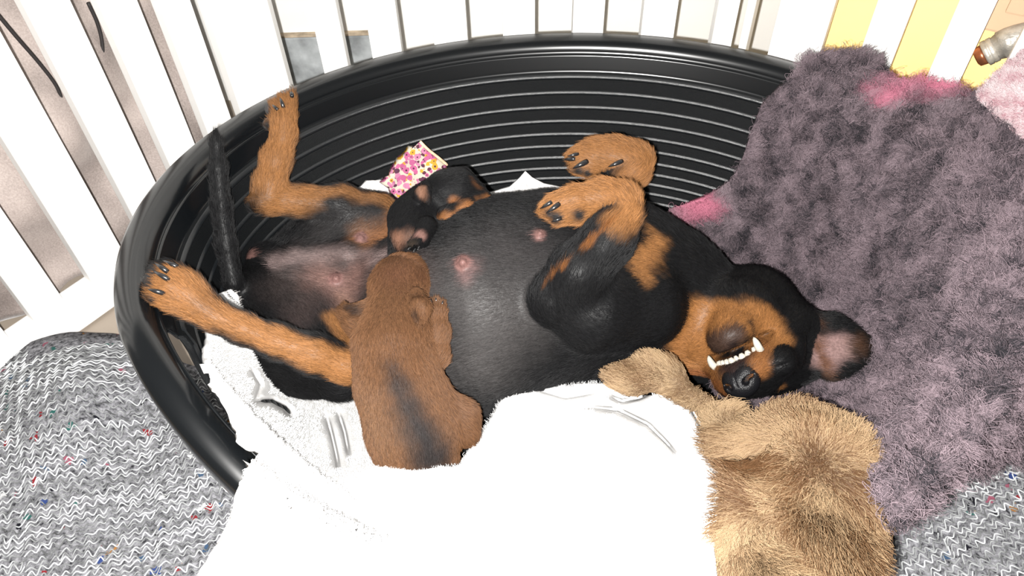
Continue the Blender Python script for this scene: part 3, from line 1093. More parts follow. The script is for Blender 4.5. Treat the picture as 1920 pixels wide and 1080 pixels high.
# thin-haired belly and flank
pt.seg([(560, 520, 60), (650, 540, 70)], (.10, .076, .072), .03, .7, ['trunk', 'groin', 'near_thigh', 'far_thigh'], .8)
pt.seg([(700, 500, 40), (790, 520, 30)], (.12, .08, .072), .03, .7, ['trunk', 'groin'], .8)
pt.seg([(870, 540, 70), (930, 600, 90), (900, 680, 60)], GREY, .05, .8, ['trunk'], 1)
pt.seg([(960, 470, 60), (1050, 470, 60)], (.07, .064, .064), .04, .8, ['trunk'], 1)
pt.seg([(490, 500, 12), (560, 482, 16), (640, 474, 14), (720, 480, 16)], (.30, .22, .21), .012, .85, ['groin', 'trunk', 'far_thigh'], .7)
pt.seg([(600, 520, 26), (650, 540, 38), (672, 510, 22)], SKIN, .022, .9, ['trunk', 'groin', 'near_thigh'], .45)
pt.seg([(650, 565, 18), (660, 600, 14)], (.34, .19, .14), .014, .8, None, .5)
pt.seg([(555, 590, 26), (600, 560, 18)], (.09, .062, .058), .02, .6, ['trunk', 'near_thigh'], .9)
pt.seg([(468, 480, 11), (470, 494, 8)], (.30, .16, .14), .006, .9, ['groin', 'trunk', 'far_thigh'], .3)
pt.seg([(870, 490, 13), (890, 505, 10), (880, 512, 9)], (.34, .19, .18), .012, .85, ['trunk', 'teat'], .35)
# tan of the legs
pt.seg([(330, 545, 58), (390, 588, 34), (470, 622, 26), (560, 656, 27), (640, 690, 31), (668, 700, 30)], TAN, .006, 1, ['near_shank', 'near_toes'])
pt.seg([(620, 590, 12), (650, 640, 16), (665, 685, 20)], TAN, .008, .9, ['near_thigh', 'near_shank', 'trunk'], .9)
pt.seg([(410, 617, 6), (480, 655, 7), (560, 700, 8), (640, 730, 8)], BLK, .008, .95, ['near_shank'])
pt.seg([(398, 560, 10), (385, 578, 8)], (.10, .045, .018), .02, .5, ['near_shank'])
pt.seg([(525, 190, 40), (530, 250, 40), (510, 310, 38), (510, 360, 42), (560, 372, 34), (590, 368, 24)], TAN, .01, 1, ['far_toes', 'far_hock', 'far_shank'])
pt.seg([(590, 362, 12), (660, 362, 12), (720, 372, 16), (735, 390, 14)], TAN, .008, .95, ['far_shank', 'far_thigh'])
pt.seg([(478, 388, 12), (484, 370, 8)], (.02, .016, .014), .014, .9, ['far_shank', 'far_hock'])
pt.seg([(680, 440, 24), (720, 440, 22), (740, 420, 18)], (.40, .17, .07), .016, .95, ['far_thigh', 'trunk', 'groin'], .6)
pt.seg([(620, 425, 44), (690, 405, 34)], (.04, .036, .036), .03, .6, ['far_thigh', 'far_shank'])
for g in ('near_pads', 'far_pads'):
    w = (dg == D.names.index(g)); pt.c[w] = (.12, .115, .115); pt.hair[w] = 0
for g in ('near_wrist', 'near_paw', 'far_wrist', 'far_paw'):
    w = (dg == D.names.index(g)); pt.c[w] = np.array(TAN)
pt.seg([(1160, 415, 30), (1190, 400, 28)], TAN, .012, 1, ['near_arm', 'near_wrist'])
pt.seg([(1150, 350, 36), (1195, 335, 36)], TAN, .012, 1, ['far_arm', 'far_wrist'])
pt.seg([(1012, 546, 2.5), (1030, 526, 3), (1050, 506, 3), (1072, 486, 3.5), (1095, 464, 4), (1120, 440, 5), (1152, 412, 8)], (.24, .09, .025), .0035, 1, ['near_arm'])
# chest patch
pt.seg([(1235, 455, 20), (1210, 490, 26), (1212, 512, 16)], TAN, .012, 1, ['trunk', 'near_arm'], fuzz=.006)
pt.seg([(1205, 520, 8), (1212, 530, 4)], TAN, .012, .7, ['trunk', 'near_arm'])
# head
for g in ('head', 'throat', 'jaw', 'brow'):
    pass
pt.seg([(1330, 615, 62), (1380, 600, 58), (1430, 612, 46), (1460, 640, 30)], (.41, .178, .058), .008, 1, ['throat', 'jaw', 'head', 'trunk'], fuzz=.003)
pt.seg([(1300, 640, 40), (1310, 680, 40), (1345, 715, 30)], (.40, .172, .056), .01, 1, ['throat', 'jaw', 'head', 'trunk'])
pt.seg([(1425, 660, 24), (1430, 690, 20), (1420, 640, 18)], (.33, .135, .045), .008, 1, ['head', 'jaw', 'throat'])
pt.seg([(1340, 705, 20), (1360, 735, 14)], (.33, .135, .045), .008, 1, ['head', 'jaw', 'throat'])
pt.seg([(1338, 650, 28), (1380, 630, 28)], (.075, .042, .030), .007, 1, ['jaw', 'throat'], .5)
pt.seg([(1330, 668, 7), (1385, 640, 7)], (.02, .013, .012), .004, .9, ['jaw'], .2)
pt.seg([(1408, 606, 9), (1412, 628, 10), (1400, 640, 10)], (.015, .013, .013), .006, 1, ['jaw', 'throat', 'head'], .3)
pt.seg([(1418, 636, 3), (1442, 623, 3)], (.012, .010, .010), .004, 1, ['jaw', 'throat', 'head'], .3, .001)
pt.seg([(1298, 690, 12), (1310, 695, 8)], (.015, .013, .013), .006, 1, ['jaw', 'throat', 'head'], .3)
pt.seg([(1350, 695, 12), (1375, 685, 15), (1395, 668, 14)], (.05, .026, .022), .008, .9, ['head', 'jaw'], .4)
pt.seg([(1468, 725, 7)], (.30, .13, .045), .006, .9, ['head', 'brow'])
pt.seg([(1308, 702, 18), (1335, 728, 16), (1362, 742, 10)], (.33, .12, .04), .008, 1, ['head', 'jaw', 'throat', 'trunk'])
# ear: pink skin inside, brown hair at its edges
pt.seg([(1518, 640, 26), (1530, 660, 28), (1545, 662, 30), (1572, 648, 24)], (.46, .29, .27), .010, 1, ['ear'], .06)
pt.seg([(1548, 700, 9), (1530, 600, 7)], (.16, .065, .028), .010, .9, ['ear'], .8)
pt.seg([(1606, 645, 15)], (.12, .055, .028), .014, .85, ['ear'], .7)
# pads
for L_p, g in (([(276, 530, 12), (280, 515, 12), (284, 562, 9), (288, 505, 8)], 'near_toes'), ([(503, 208, 11), (503, 235, 10)], 'far_toes'),
               ([(1045, 408, 13), (1088, 402, 13), (1030, 400, 9)], 'near_paw'), ([(1085, 322, 9), (1102, 326, 8)], 'far_paw')):
    for t in L_p:
        pt.seg([t], (.045, .042, .042), .004, 1, [g], 0, .001)
for (c, r) in tq:
    pt.seg([(c + nrm(CAM - c) * r * .7, r * 1.7)], (.38, .20, .18), .004, 1, None, 0, .001)
pt.c *= .335
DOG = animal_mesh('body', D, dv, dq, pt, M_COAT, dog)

# claws
for a, b, r in [((330, 499), (304, 488), 4.5), ((312, 508), (290, 493), 4.5), ((314, 523), (287, 508), 4.8), ((305, 549), (277, 542), 4.8)]:
    ca, cb = D.hit(*a, .27, .002), D.hit(*b, .27, .004); claw(ca, cb, r * mpp(ca), dog)
for a, b, r in [((547, 178), (543, 160), 3.8), ((531, 200), (525, 183), 3.6), ((520, 205), (510, 196), 3.0)]:
    ca, cb = D.hit(*a, .28, .002), D.hit(*b, .29, .003); claw(ca, cb, r * mpp(ca), dog)
for a, b, r in [((1046, 384), (1024, 400), 4.6), ((1032, 380), (1012, 392), 3.8), ((1050, 410), (1034, 416), 3.6)]:
    ca, cb = D.hit(*a, .31, .002), D.hit(*b, .31, .004); claw(ca, cb, r * mpp(ca), dog)
for a, b, r in [((1076, 298), (1054, 299), 4.0), ((1098, 304), (1074, 316), 5.0), ((1164, 303), (1140, 313), 4.2), ((1082, 289), (1064, 293), 3.4)]:
    ca, cb = D.hit(*a, .28, .002), D.hit(*b, .28, .004); claw(ca, cb, r * mpp(ca), dog)

# nose with two nostrils
NB = Body(Hd(.11, 0, -.002) - .04, Hd(.11, 0, -.002) + .04, .0011)
NB.group('nose', [('e', Hd(.114, 0, .009), AXH, (.015, .0205, .0165))] + hch([(.112, .009, .001, .011), (.112, .010, .007, .011)]) + hch([(.112, -.009, .001, .011), (.112, -.010, .007, .011)]), k=.005)
for sgn in (1, -1):
    NB.carve(('e', Hd(.127, sgn * .0100, .0065), AXH, (.009, .0036, .0038)), .002)
    NB.carve(('e', Hd(.122, sgn * .0150, .0035), AXH, (.009, .0055, .0020)), .002)
NB.carve(('e', Hd(.130, 0, -.003), AXH, (.006, .0008, .012)), .001)
nv_, nq_, _ = NB.surface()
no_ = link('nose', mesh_np('nose', nv_, nq_), M_NOSE, dog)
tag(no_, 'black leathery nose')

# upper teeth: two canines and the incisors between them
for sg in (1, -1):
    pts = spline([Hd(.076, sg * .0245, -.006), Hd(.093, sg * .0290, -.0155), Hd(.095, sg * .0300, -.024), Hd(.0935, sg * .0295, -.0305)], 9)
    V, Fc = tube(pts, .0042 * np.array([.9, 1.0, 1.05, 1.05, 1.0, .92, .78, .58, .2]), 10)
    link('canine_tooth', mesh('canine_tooth', V, Fc), M_TOOTH, dog)
for i in range(8):
    b_i = -.0225 + .045 * i / 7
    a_i = .102 - .010 * (b_i / .0225) ** 2
    sz = 1.0 + .15 * math.cos(i * 2.3)
    V, Fc = tube(spline([Hd(a_i - .003, b_i, -.008), Hd(a_i, b_i, -.014), Hd(a_i + .0005, b_i, -.0205)], 6), .0037 * sz * np.array([.85, 1, 1.08, 1.06, .92, .5]), 10)
    link('incisor_tooth', mesh('incisor_tooth', V, Fc), M_TOOTH, dog)

fu = coat('short_fur', D, dv, dq, pt, 190000, .0088, dog, .20, .00017, var=.5)


# ================================================================== THE PUPPIES
def zc(px, py, r, f=.7):
    """centre of a ball of r pixels that lies on the mother at a pixel"""
    h = D.hit(px, py); return h + nrm(CAM - h) * r * mpp(h) * f


def lay(rows):
    """rows (px,py,rpx,sink[,z]) -> (xyz, r): z given, else resting on the mother"""
    out = []
    for r in rows:
        if len(r) == 5:
            c = P(r[0], r[1], r[4])
        else:
            c = zc(r[0], r[1], r[2], r[3])
        out.append((c, r[2] * mpp(c)))
    return out

# --- tan puppy in front
T = Body(P(770, 680, .20) - np.array([.14, .20, .13]), P(770, 680, .20) + np.array([.14, .20, .13]), .0015)
hd = [(748, 540, 56, .45, .259), (745, 600, 52, .5, .256), (738, 645, 70, .5, .246), (748, 720, 76, .5, .222), (775, 800, 84, .5, .186), (785, 860, 74, .5, .159)]
T.group('spine', chain(lay(hd)), k=.016)
T.group('snout', chain(lay([(762, 520, 46, 0, .260), (785, 500, 24, 0, .252), (792, 512, 18, 0, .246)])), k=.012, kg=.012)
T.group('right_arm', chain(lay([(800, 690, 30, 0, .229), (820, 670, 20, 0, .236), (822, 625, 19, 0, .249), (820, 590, 17, 0, .257)])), k=.008, kg=.006)
T.group('right_paw', chain(lay([(812, 585, 9, 0, .260), (809, 568, 7, 0, .262)])) + chain(lay([(819, 583, 9, 0, .262), (818, 564, 7, 0, .264)])) + chain(lay([(827, 585, 9, 0, .260), (829, 570, 7, 0, .261)])), k=.003, kg=.005)
T.group('left_arm', chain(lay([(690, 630, 26, 0, .239), (668, 608, 20, 0, .244), (650, 592, 15, 0, .246)])), k=.008, kg=.006)
T.group('left_paw', chain(lay([(648, 590, 9, 0, .249), (638, 582, 7, 0, .248)])) + chain(lay([(652, 582, 9, 0, .251), (646, 573, 6, 0, .250)])), k=.003, kg=.004)
T.group('thigh', chain(lay([(828, 772, 44, 0, .189), (862, 782, 32, 0, .184), (872, 812, 26, 0, .174)])), k=.014, kg=.010)
T.group('flank_fold', chain(lay([(815, 722, 24, 0, .214), (830, 742, 18, 0, .206)])), k=.008, kg=.006)
e_n = nrm(cvec(.5, .2, .85))
T.group('right_ear', chain(lay([(781, 552, 16, 0, .285), (789, 575, 19, 0, .288), (788, 598, 12, 0, .284)]), e_n, .34), k=.006, kg=.004)
T.carve(('e', P(783, 582, .289) + e_n * .0035, (nrm(cvec(.1, -1, 0)), nrm(np.cross(e_n, cvec(.1, -1, 0))), e_n), (.014, .0075, .004)), .002)
e_l = nrm(cvec(-.4, .6, .7))
T.group('left_ear', chain(lay([(692, 570, 15, 0, .270), (674, 580, 13, 0, .268), (652, 576, 6, 0, .264)]), e_l, .4), k=.006, kg=.004)
tv, tq_, tg = T.surface()
PT = (.235, .112, .053)
pp = Paint(T, tv, tg, PT)
pp.seg([(745, 510, 30)], (.20, .085, .05), .03, .6)
pp.seg([(745, 640, 30), (760, 660, 20)], (.16, .07, .03), .02, .35, ['spine'])
pp.seg([(735, 690, 10), (745, 730, 22), (770, 780, 30), (800, 825, 34), (810, 855, 42)], (.03, .028, .03), .018, .95, ['spine', 'thigh'])
pp.seg([(690, 760, 26), (710, 820, 30)], (.29, .16, .085), .03, .5, ['spine'])
pp.seg([(842, 745, 16), (860, 775, 20)], (.30, .165, .10), .02, .6, ['thigh', 'flank_fold'])
pp.seg([(776, 566, 4), (778, 585, 5), (784, 602, 4)], (.018, .014, .013), .004, 1, ['right_ear'])
pp.seg([(672, 582, 10), (655, 577, 10)], (.03, .02, .017), .006, .9, ['left_ear'])
pp.seg([(640, 582, 9)], (.06, .04, .035), .006, .7, ['left_paw'])
pp.seg([(820, 566, 10)], (.33, .19, .12), .006, .7, ['right_paw'])
pp.seg([(790, 518, 10)], (.12, .05, .025), .01, .6, ['snout', 'spine'])
pup = empty('tan_puppy', P(790, 860, .1))
tag(pup, 'tan puppy with a dark back stripe nursing face down on its mother', 'puppy', 'nursing puppies')
pp.c *= .28
animal_mesh('body', T, tv, tq_, pp, M_PUP, pup)
coat('short_fur', T, tv, tq_, pp, 70000, .0062, pup, .25, .00015, swirl=.2, var=.5)
for a, b in [((809, 568), (807, 561)), ((818, 564), (817, 557)), ((829, 570), (831, 563))]:
    ca, cb = T.hit(*a, .24, .0005), T.hit(*a, .24, .001) + (P(*b, .24) - P(*a, .24)); claw(ca, cb, 1.9 * mpp(ca), pup).data.materials[0] = M_PUP if False else M_CLAW

# --- black puppy behind
K = Body(P(815, 390, .24) - np.array([.11, .13, .13]), P(815, 390, .24) + np.array([.12, .13, .10]), .0015)
K.group('trunk', chain(lay([(800, 390, 46, 0, .263), (778, 415, 46, 0, .263), (770, 442, 36, 0, .268), (742, 500, 20, 0, .228)])), k=.014)
K.group('head', chain(lay([(835, 362, 42, 0, .280), (858, 358, 40, 0, .278), (885, 364, 22, 0, .272), (908, 370, 13, 0, .266)])), k=.010, kg=.010)
K.group('cheek', chain(lay([(838, 405, 18, 0, .280), (870, 390, 15, 0, .280), (905, 372, 10, 0, .272)])), k=.008, kg=.008)
K.group('far_side', chain(lay([(868, 335, 22, 0, .263), (900, 352, 9, 0, .258)])), k=.006, kg=.006)
k_n = nrm(cvec(-.3, .1, .95))
K.group('ear', chain(lay([(796, 352, 15, 0, .301), (792, 362, 16, 0, .304), (800, 374, 9, 0, .302)]), k_n, .34), k=.005, kg=.004)
K.carve(('e', P(790, 362, .304) + k_n * .004, (nrm(cvec(.3, -1, 0)), nrm(np.cross(k_n, cvec(.3, -1, 0))), k_n), (.010, .007, .004)), .002)
K.group('arm', chain(lay([(800, 425, 20, 0, .288), (790, 448, 14, 0, .290), (775, 458, 11, 0, .290)])), k=.006, kg=.005)
K.group('paw', chain(lay([(776, 458, 8, 0, .293), (768, 464, 6, 0, .293)])) + chain(lay([(783, 455, 8, 0, .294), (778, 466, 6, 0, .293)])), k=.003, kg=.004)
K.carve(('e', P(868, 357, .301), (nrm(cvec(1, .25, 0)), nrm(cvec(-.25, 1, 0)), nrm(cvec(0, 0, 1))), (.008, .0012, .006)), .002)
kv, kq, kg_ = K.surface()
kp = Paint(K, kv, kg_, (.009, .009, .010))
kp.seg([(826, 418, 8), (850, 402, 11), (885, 385, 9), (912, 370, 9)], (.36, .15, .055), .005, 1, ['cheek', 'head'])
kp.seg([(848, 378, 8)], (.30, .12, .045), .005, .95, ['head', 'cheek'])
kp.seg([(790, 362, 10)], (.33, .17, .11), .005, 1, ['ear'], .4)
kp.seg([(745, 447, 8), (775, 440, 10)], (.33, .16, .10), .010, .9, ['trunk'], .6)
kp.seg([(788, 436, 7)], (.34, .18, .15), .006, .9, ['arm', 'trunk'], .4)
kp.seg([(770, 462, 12)], (.05, .035, .025), .006, .7, ['paw', 'arm'])
kp.seg([(886, 340, 4), (900, 352, 3)], (.2, .08, .03), .005, .6, ['far_side', 'head'])
pub = empty('black_puppy', P(800, 420, .15))
tag(pub, 'black puppy with tan muzzle and tan ear nursing behind its mother', 'puppy', 'nursing puppies')
kp.c *= .38
animal_mesh('body', K, kv, kq, kp, M_PUP, pub)
coat('short_fur', K, kv, kq, kp, 40000, .0045, pub, .15, .00013, swirl=.15)
for a, b in [((770, 464), (764, 468)), ((779, 466), (775, 472)), ((786, 462), (783, 469))]:
    ca = K.hit(*a, .23, .001); claw(ca, ca + (P(*b, .23) - P(*a, .23)), 2.0 * mpp(ca), pub)

# ================================================================== CLOTHS AND TOYS
M_TERRY = mat_plain('white_terry', (.58, .575, .57), .95, .05, 0, .35, 500)
WH = lambda p: np.full((len(p), 3), .60) * rng.uniform(.92, 1.05, (len(p), 1))

# --- white fleece liner on the basket floor
ctrl = [(430, 540, .05), (480, 700, .036), (700, 730, .036), (1000, 700, .036), (1200, 620, .036), (1250, 520, .045), (700, 600, .036), (900, 600, .036), (1000, 480, .04),
        (675, 352, .150), (700, 338, .158), (750, 348, .150), (840, 368, .130), (920, 362, .135), (962, 352, .142), (985, 322, .165), (1012, 342, .148), (1050, 352, .140), (1110, 385, .11), (560, 440, .08), (620, 480, .05)]
liner, w, tri, v2 = cloth('white_liner', [(430, 545), (560, 430), (640, 385), (672, 356), (690, 340), (712, 337), (750, 346), (800, 362), (860, 370), (920, 362), (955, 352), (974, 334), (985, 321), (998, 333),
                           (1020, 345), (1052, 352), (1110, 385), (1200, 450), (1250, 540), (1180, 640), (1000, 690), (700, 710), (500, 690)], ctrl, M_TERRY, 9, .007, basket=.009,
                          relief=lambda v: .004 * wob(np.c_[v, v[:, 0] * 0], .05, 3), smooth_outline=False)
tag(liner, 'white fleece liner peeping out behind the mother dog', 'fleece')
fuzz('pile', w, tri, 24000, .006, liner, lambda p: np.full((len(p), 3), .50) * np.array([1, .96, .93]) * rng.uniform(.85, 1.05, (len(p), 1)), .00022, .6, 4)


def groove(v, line, width, dep, seed=0):
    """a fold line pressed into a cloth"""
    q = np.array(line, float); out = np.full(len(v), 1e9); tt = np.zeros(len(v))
    for i in range(len(q) - 1):
        a, b = q[i], q[i + 1]; ab = b - a
        t = np.clip(((v - a) @ ab) / (ab @ ab), 0, 1)
        d = np.linalg.norm(v - a - t[:, None] * ab, axis=1)
        m = d < out; out = np.where(m, d, out); tt = np.where(m, (i + t) / (len(q) - 1), tt)
    return -dep * np.exp(-(out / width) ** 2) * np.clip(np.sin(np.pi * np.clip(tt, .04, .96)) * 1.6, 0, 1)

# --- white towel over the front of the basket
FOLDS = [([(1095, 762), (1160, 768), (1215, 795), (1250, 830), (1272, 856)], 3.6, .055), ([(1285, 738), (1302, 775), (1322, 810), (1342, 855)], 3.6, .055),
         ([(612, 778), (622, 815), (630, 850), (636, 885)], 3.6, .055), ([(634, 772), (646, 810), (655, 858)], 3.6, .055), ([(478, 752), (510, 752), (535, 765), (548, 780)], 3.6, .055),
         ([(1140, 740), (1165, 752), (1200, 745), (1225, 733)], 3.6, .055), ([(495, 940), (520, 938)], 2.5, .009), ([(470, 690), (490, 720), (480, 750)], 3.5, .010),
         ([(990, 725), (1060, 745), (1120, 735)], 3, .007)]


def towel_relief(v):
    v3 = np.c_[v, v[:, 0] * 0]
    z = .0035 * wob(v3, .022, 8) + .002 * wob(v3, .06, 9)
    for l, w_, d_ in FOLDS:
        z = z + groove(v, l, w_, d_)
    return z
ctrl = [(388, 600, .135), (395, 660, .15), (420, 740, .165), (470, 830, .235), (490, 850, .268), (455, 890, .278), (430, 955, .235), (400, 1015, .17), (365, 1080, .10), (330, 1150, .05), (520, 905, .268), (520, 960, .262), (500, 1010, .23),
        (470, 640, .06), (520, 700, .055), (560, 770, .085), (620, 800, .105), (680, 860, .135), (640, 740, .05), (600, 850, .15), (570, 920, .24), (570, 990, .255), (630, 1060, .228), (480, 1150, .06), (700, 1200, .07), (660, 980, .228), (550, 1090, .17),
        (715, 866, .178), (760, 870, .186), (800, 872, .190), (858, 874, .188), (760, 810, .07), (900, 812, .150), (955, 724, .140), (1000, 722, .135), (1080, 716, .135), (1150, 714, .135), (1200, 742, .14), (1240, 730, .145),
        (1300, 752, .15), (1342, 780, .16), (1345, 850, .175), (800, 1000, .200), (900, 1000, .20), (1000, 850, .185), (1100, 850, .18), (1200, 850, .18), (1150, 960, .20), (1300, 960, .20), (1350, 1060, .20),
        (1000, 1080, .195), (900, 1160, .15), (1100, 1200, .13), (1340, 1180, .13), (730, 1080, .208), (800, 920, .175), (1000, 1260, .08), (600, 1250, .05), (1300, 1260, .08)]
out = [(393, 618), (387, 650), (388, 690), (403, 730), (419, 761), (432, 790), (452, 820), (488, 848), (467, 870), (456, 893), (446, 915), (438, 945), (425, 985), (402, 1025), (375, 1070), (340, 1150), (330, 1250), (700, 1290), (1000, 1300), (1320, 1280),
       (1350, 1180), (1345, 1080), (1338, 1030), (1352, 960), (1350, 900), (1338, 860), (1344, 835), (1356, 805), (1345, 780), (1318, 762), (1292, 748), (1268, 738), (1245, 728), (1230, 738), (1200, 742), (1182, 748), (1165, 742), (1150, 716),
       (1110, 716), (1060, 716), (1010, 722), (975, 720), (955, 724), (938, 748), (912, 790), (890, 828), (872, 852), (858, 873), (820, 869), (780, 868), (745, 868), (714, 868), (705, 845), (690, 800), (690, 740), (640, 690), (560, 650), (500, 610), (450, 570), (425, 545), (408, 552), (396, 590)]
towel, w, tri, v2 = cloth('white_towel', out, ctrl, M_TERRY, 7, .006, relief=towel_relief, edge_wob=1.2, smooth_outline=False, basket=.018, extra=[f[0] for f in FOLDS])
tag(towel, 'white terry towel draped over the front edge of the basket', 'towel')
tw = sum(groove(v2, l, 9, 1.0) for l, _, _ in FOLDS)
fuzz('terry_loops', w, tri, 60000, .0035, towel, WH, .00022, .9, 4, weight=(tw[tri].min(1) > -.25).astype(float))

# --- floral cushion corner
M_FLORAL, N_, L_, b_ = mat_new('floral_cotton')
b_.inputs['Roughness'].default_value = .85; b_.inputs['Specular IOR Level'].default_value = .15
tc_ = N_.new('ShaderNodeTexCoord')


def flower_layer(scale, seed, cols, size, prev):
    mp = N_.new('ShaderNodeMapping'); mp.inputs['Location'].default_value = (seed, seed * 1.7, seed * .3)
    L_.new(tc_.outputs['Object'], mp.inputs['Vector'])
    nz = N_.new('ShaderNodeTexNoise'); nz.inputs['Scale'].default_value = scale * 1.6; nz.inputs['Detail'].default_value = 1
    L_.new(mp.outputs[0], nz.inputs['Vector'])
    vo = N_.new('ShaderNodeTexVoronoi'); vo.inputs['Scale'].default_value = scale
    L_.new(mp.outputs[0], vo.inputs['Vector'])
    ml = N_.new('ShaderNodeMath'); ml.operation = 'MULTIPLY_ADD'; ml.inputs[1].default_value = .45; L_.new(nz.outputs['Fac'], ml.inputs[0]); L_.new(vo.outputs['Distance'], ml.inputs[2])
    lt = N_.new('ShaderNodeMath'); lt.operation = 'LESS_THAN'; lt.inputs[1].default_value = size + .22; L_.new(ml.outputs[0], lt.inputs[0])
    rp = N_.new('ShaderNodeValToRGB'); rp.color_ramp.interpolation = 'CONSTANT'
    while len(rp.color_ramp.elements) < len(cols): rp.color_ramp.elements.new(.5)
    for i, c in enumerate(cols):
        rp.color_ramp.elements[i].position = i / len(cols); rp.color_ramp.elements[i].color = (*c, 1)
    sp = N_.new('ShaderNodeSeparateColor'); L_.new(vo.outputs['Color'], sp.inputs[0]); L_.new(sp.outputs[0], rp.inputs['Fac'])
    dt = N_.new('ShaderNodeMath'); dt.operation = 'LESS_THAN'; dt.inputs[1].default_value = .16; L_.new(vo.outputs['Distance'], dt.inputs[0])
    mx0 = N_.new('ShaderNodeMix'); mx0.data_type = 'RGBA'; L_.new(dt.outputs[0], mx0.inputs['Factor']); L_.new(rp.outputs['Color'], mx0.inputs['A']); mx0.inputs['B'].default_value = (.07, .02, .035, 1)
    mx = N_.new('ShaderNodeMix'); mx.data_type = 'RGBA'; L_.new(lt.outputs[0], mx.inputs['Factor']); L_.new(mx0.outputs['Result'], mx.inputs['B'])
    if prev is None: mx.inputs['A'].default_value = (.42, .38, .31, 1)
    else: L_.new(prev, mx.inputs['A'])
    return mx.outputs['Result']
pv = flower_layer(150, 3.1, [(.34, .09, .18), (.42, .22, .03), (.08, .025, .04), (.32, .10, .19)], .44, None)
pv = flower_layer(100, 1.3, [(.36, .09, .19), (.44, .24, .03), (.34, .08, .17), (.07, .025, .045), (.38, .15, .24)], .50, pv)
L_.new(pv, b_.inputs['Base Color'])
ctrl = [(785, 268, .215), (720, 340, .165), (835, 310, .19), (790, 345, .185), (760, 315, .195), (810, 300, .205), (800, 420, .11), (860, 400, .13), (720, 400, .13), (850, 330, .18)]
cush, w, tri, v2 = cloth('floral_cushion', [(785, 267), (800, 282), (818, 296), (836, 311), (856, 345), (840, 400), (800, 410), (760, 390), (722, 345), (736, 322), (755, 300), (772, 280)], ctrl, M_FLORAL, 7, .014, basket=.018,
                         relief=lambda v: .003 * wob(np.c_[v, v[:, 0] * 0], .05, 3), smooth_outline=False)
tag(cush, 'corner of a cushion in pink and yellow floral cotton behind the black puppy', 'cushion')
M_PIPE = mat_plain('cream_piping', (.62, .45, .30), .8, .1, 0, .3, 400, .3, 150)
pts = [w[np.argmin(np.linalg.norm(v2 - np.array(q), axis=1))] for q in ((785, 267), (800, 282), (818, 296), (836, 311))]
V, Fc = tube(spline(pts, 14) + cvec(.002, .001, .001), .0022, 6)
link('piping', mesh('piping', V, Fc), M_PIPE, cush)

# --- grey knitted blanket on the floor, left and right of the basket
M_KNIT, N_, L_, b_ = mat_new('speckled_grey_felt')
b_.inputs['Roughness'].default_value = .95; b_.inputs['Specular IOR Level'].default_value = .05
tc_ = N_.new('ShaderNodeTexCoord')
n1 = N_.new('ShaderNodeTexNoise'); n1.inputs['Scale'].default_value = 170; n1.inputs['Detail'].default_value = 5; n1.inputs['Roughness'].default_value = .7
L_.new(tc_.outputs['Object'], n1.inputs['Vector'])
rp = N_.new('ShaderNodeValToRGB')
rp.color_ramp.elements[0].position = .34; rp.color_ramp.elements[0].color = (.016, .016, .019, 1)
rp.color_ramp.elements[1].position = .68; rp.color_ramp.elements[1].color = (.30, .30, .32, 1)
L_.new(n1.outputs['Fac'], rp.inputs['Fac'])
vo = N_.new('ShaderNodeTexVoronoi'); vo.inputs['Scale'].default_value = 75; nd = N_.new('ShaderNodeTexNoise'); nd.inputs['Scale'].default_value = 120; nd.inputs['Detail'].default_value = 3; L_.new(tc_.outputs['Object'], nd.inputs['Vector'])
va_ = N_.new('ShaderNodeVectorMath'); va_.operation = 'MULTIPLY_ADD'; va_.inputs[1].default_value = (.022, .022, .022); L_.new(nd.outputs['Color'], va_.inputs[0]); L_.new(tc_.outputs['Object'], va_.inputs[2])
L_.new(va_.outputs[0], vo.inputs['Vector'])
sp = N_.new('ShaderNodeSeparateColor'); L_.new(vo.outputs['Color'], sp.inputs[0])
gt = N_.new('ShaderNodeMath'); gt.operation = 'GREATER_THAN'; gt.inputs[1].default_value = .86; L_.new(sp.outputs[1], gt.inputs[0])
ns = N_.new('ShaderNodeMath'); ns.operation = 'LESS_THAN'; ns.inputs[1].default_value = .36; L_.new(vo.outputs['Distance'], ns.inputs[0])
an = N_.new('ShaderNodeMath'); an.operation = 'MULTIPLY'; L_.new(gt.outputs[0], an.inputs[0]); L_.new(ns.outputs[0], an.inputs[1])
rc = N_.new('ShaderNodeValToRGB'); rc.color_ramp.interpolation = 'CONSTANT'
cols = [(.18, .02, .025), (.03, .05, .15), (.025, .09, .08), (.50, .50, .50), (.22, .07, .10), (.04, .07, .12), (.25, .12, .04), (.012, .012, .016)]
while len(rc.color_ramp.elements) < len(cols): rc.color_ramp.elements.new(.5)
for i, c in enumerate(cols): rc.color_ramp.elements[i].position = i / len(cols); rc.color_ramp.elements[i].color = (*c, 1)
L_.new(sp.outputs[0], rc.inputs['Fac'])
mx = N_.new('ShaderNodeMix'); mx.data_type = 'RGBA'; L_.new(an.outputs[0], mx.inputs['Factor']); L_.new(rp.outputs['Color'], mx.inputs['A']); L_.new(rc.outputs['Color'], mx.inputs['B'])
L_.new(mx.outputs['Result'], b_.inputs['Base Color'])
bp = N_.new('ShaderNodeBump'); bp.inputs['Strength'].default_value = .8; bp.inputs['Distance'].default_value = .003; L_.new(n1.outputs['Fac'], bp.inputs['Height']); L_.new(bp.outputs['Normal'], b_.inputs['Normal'])

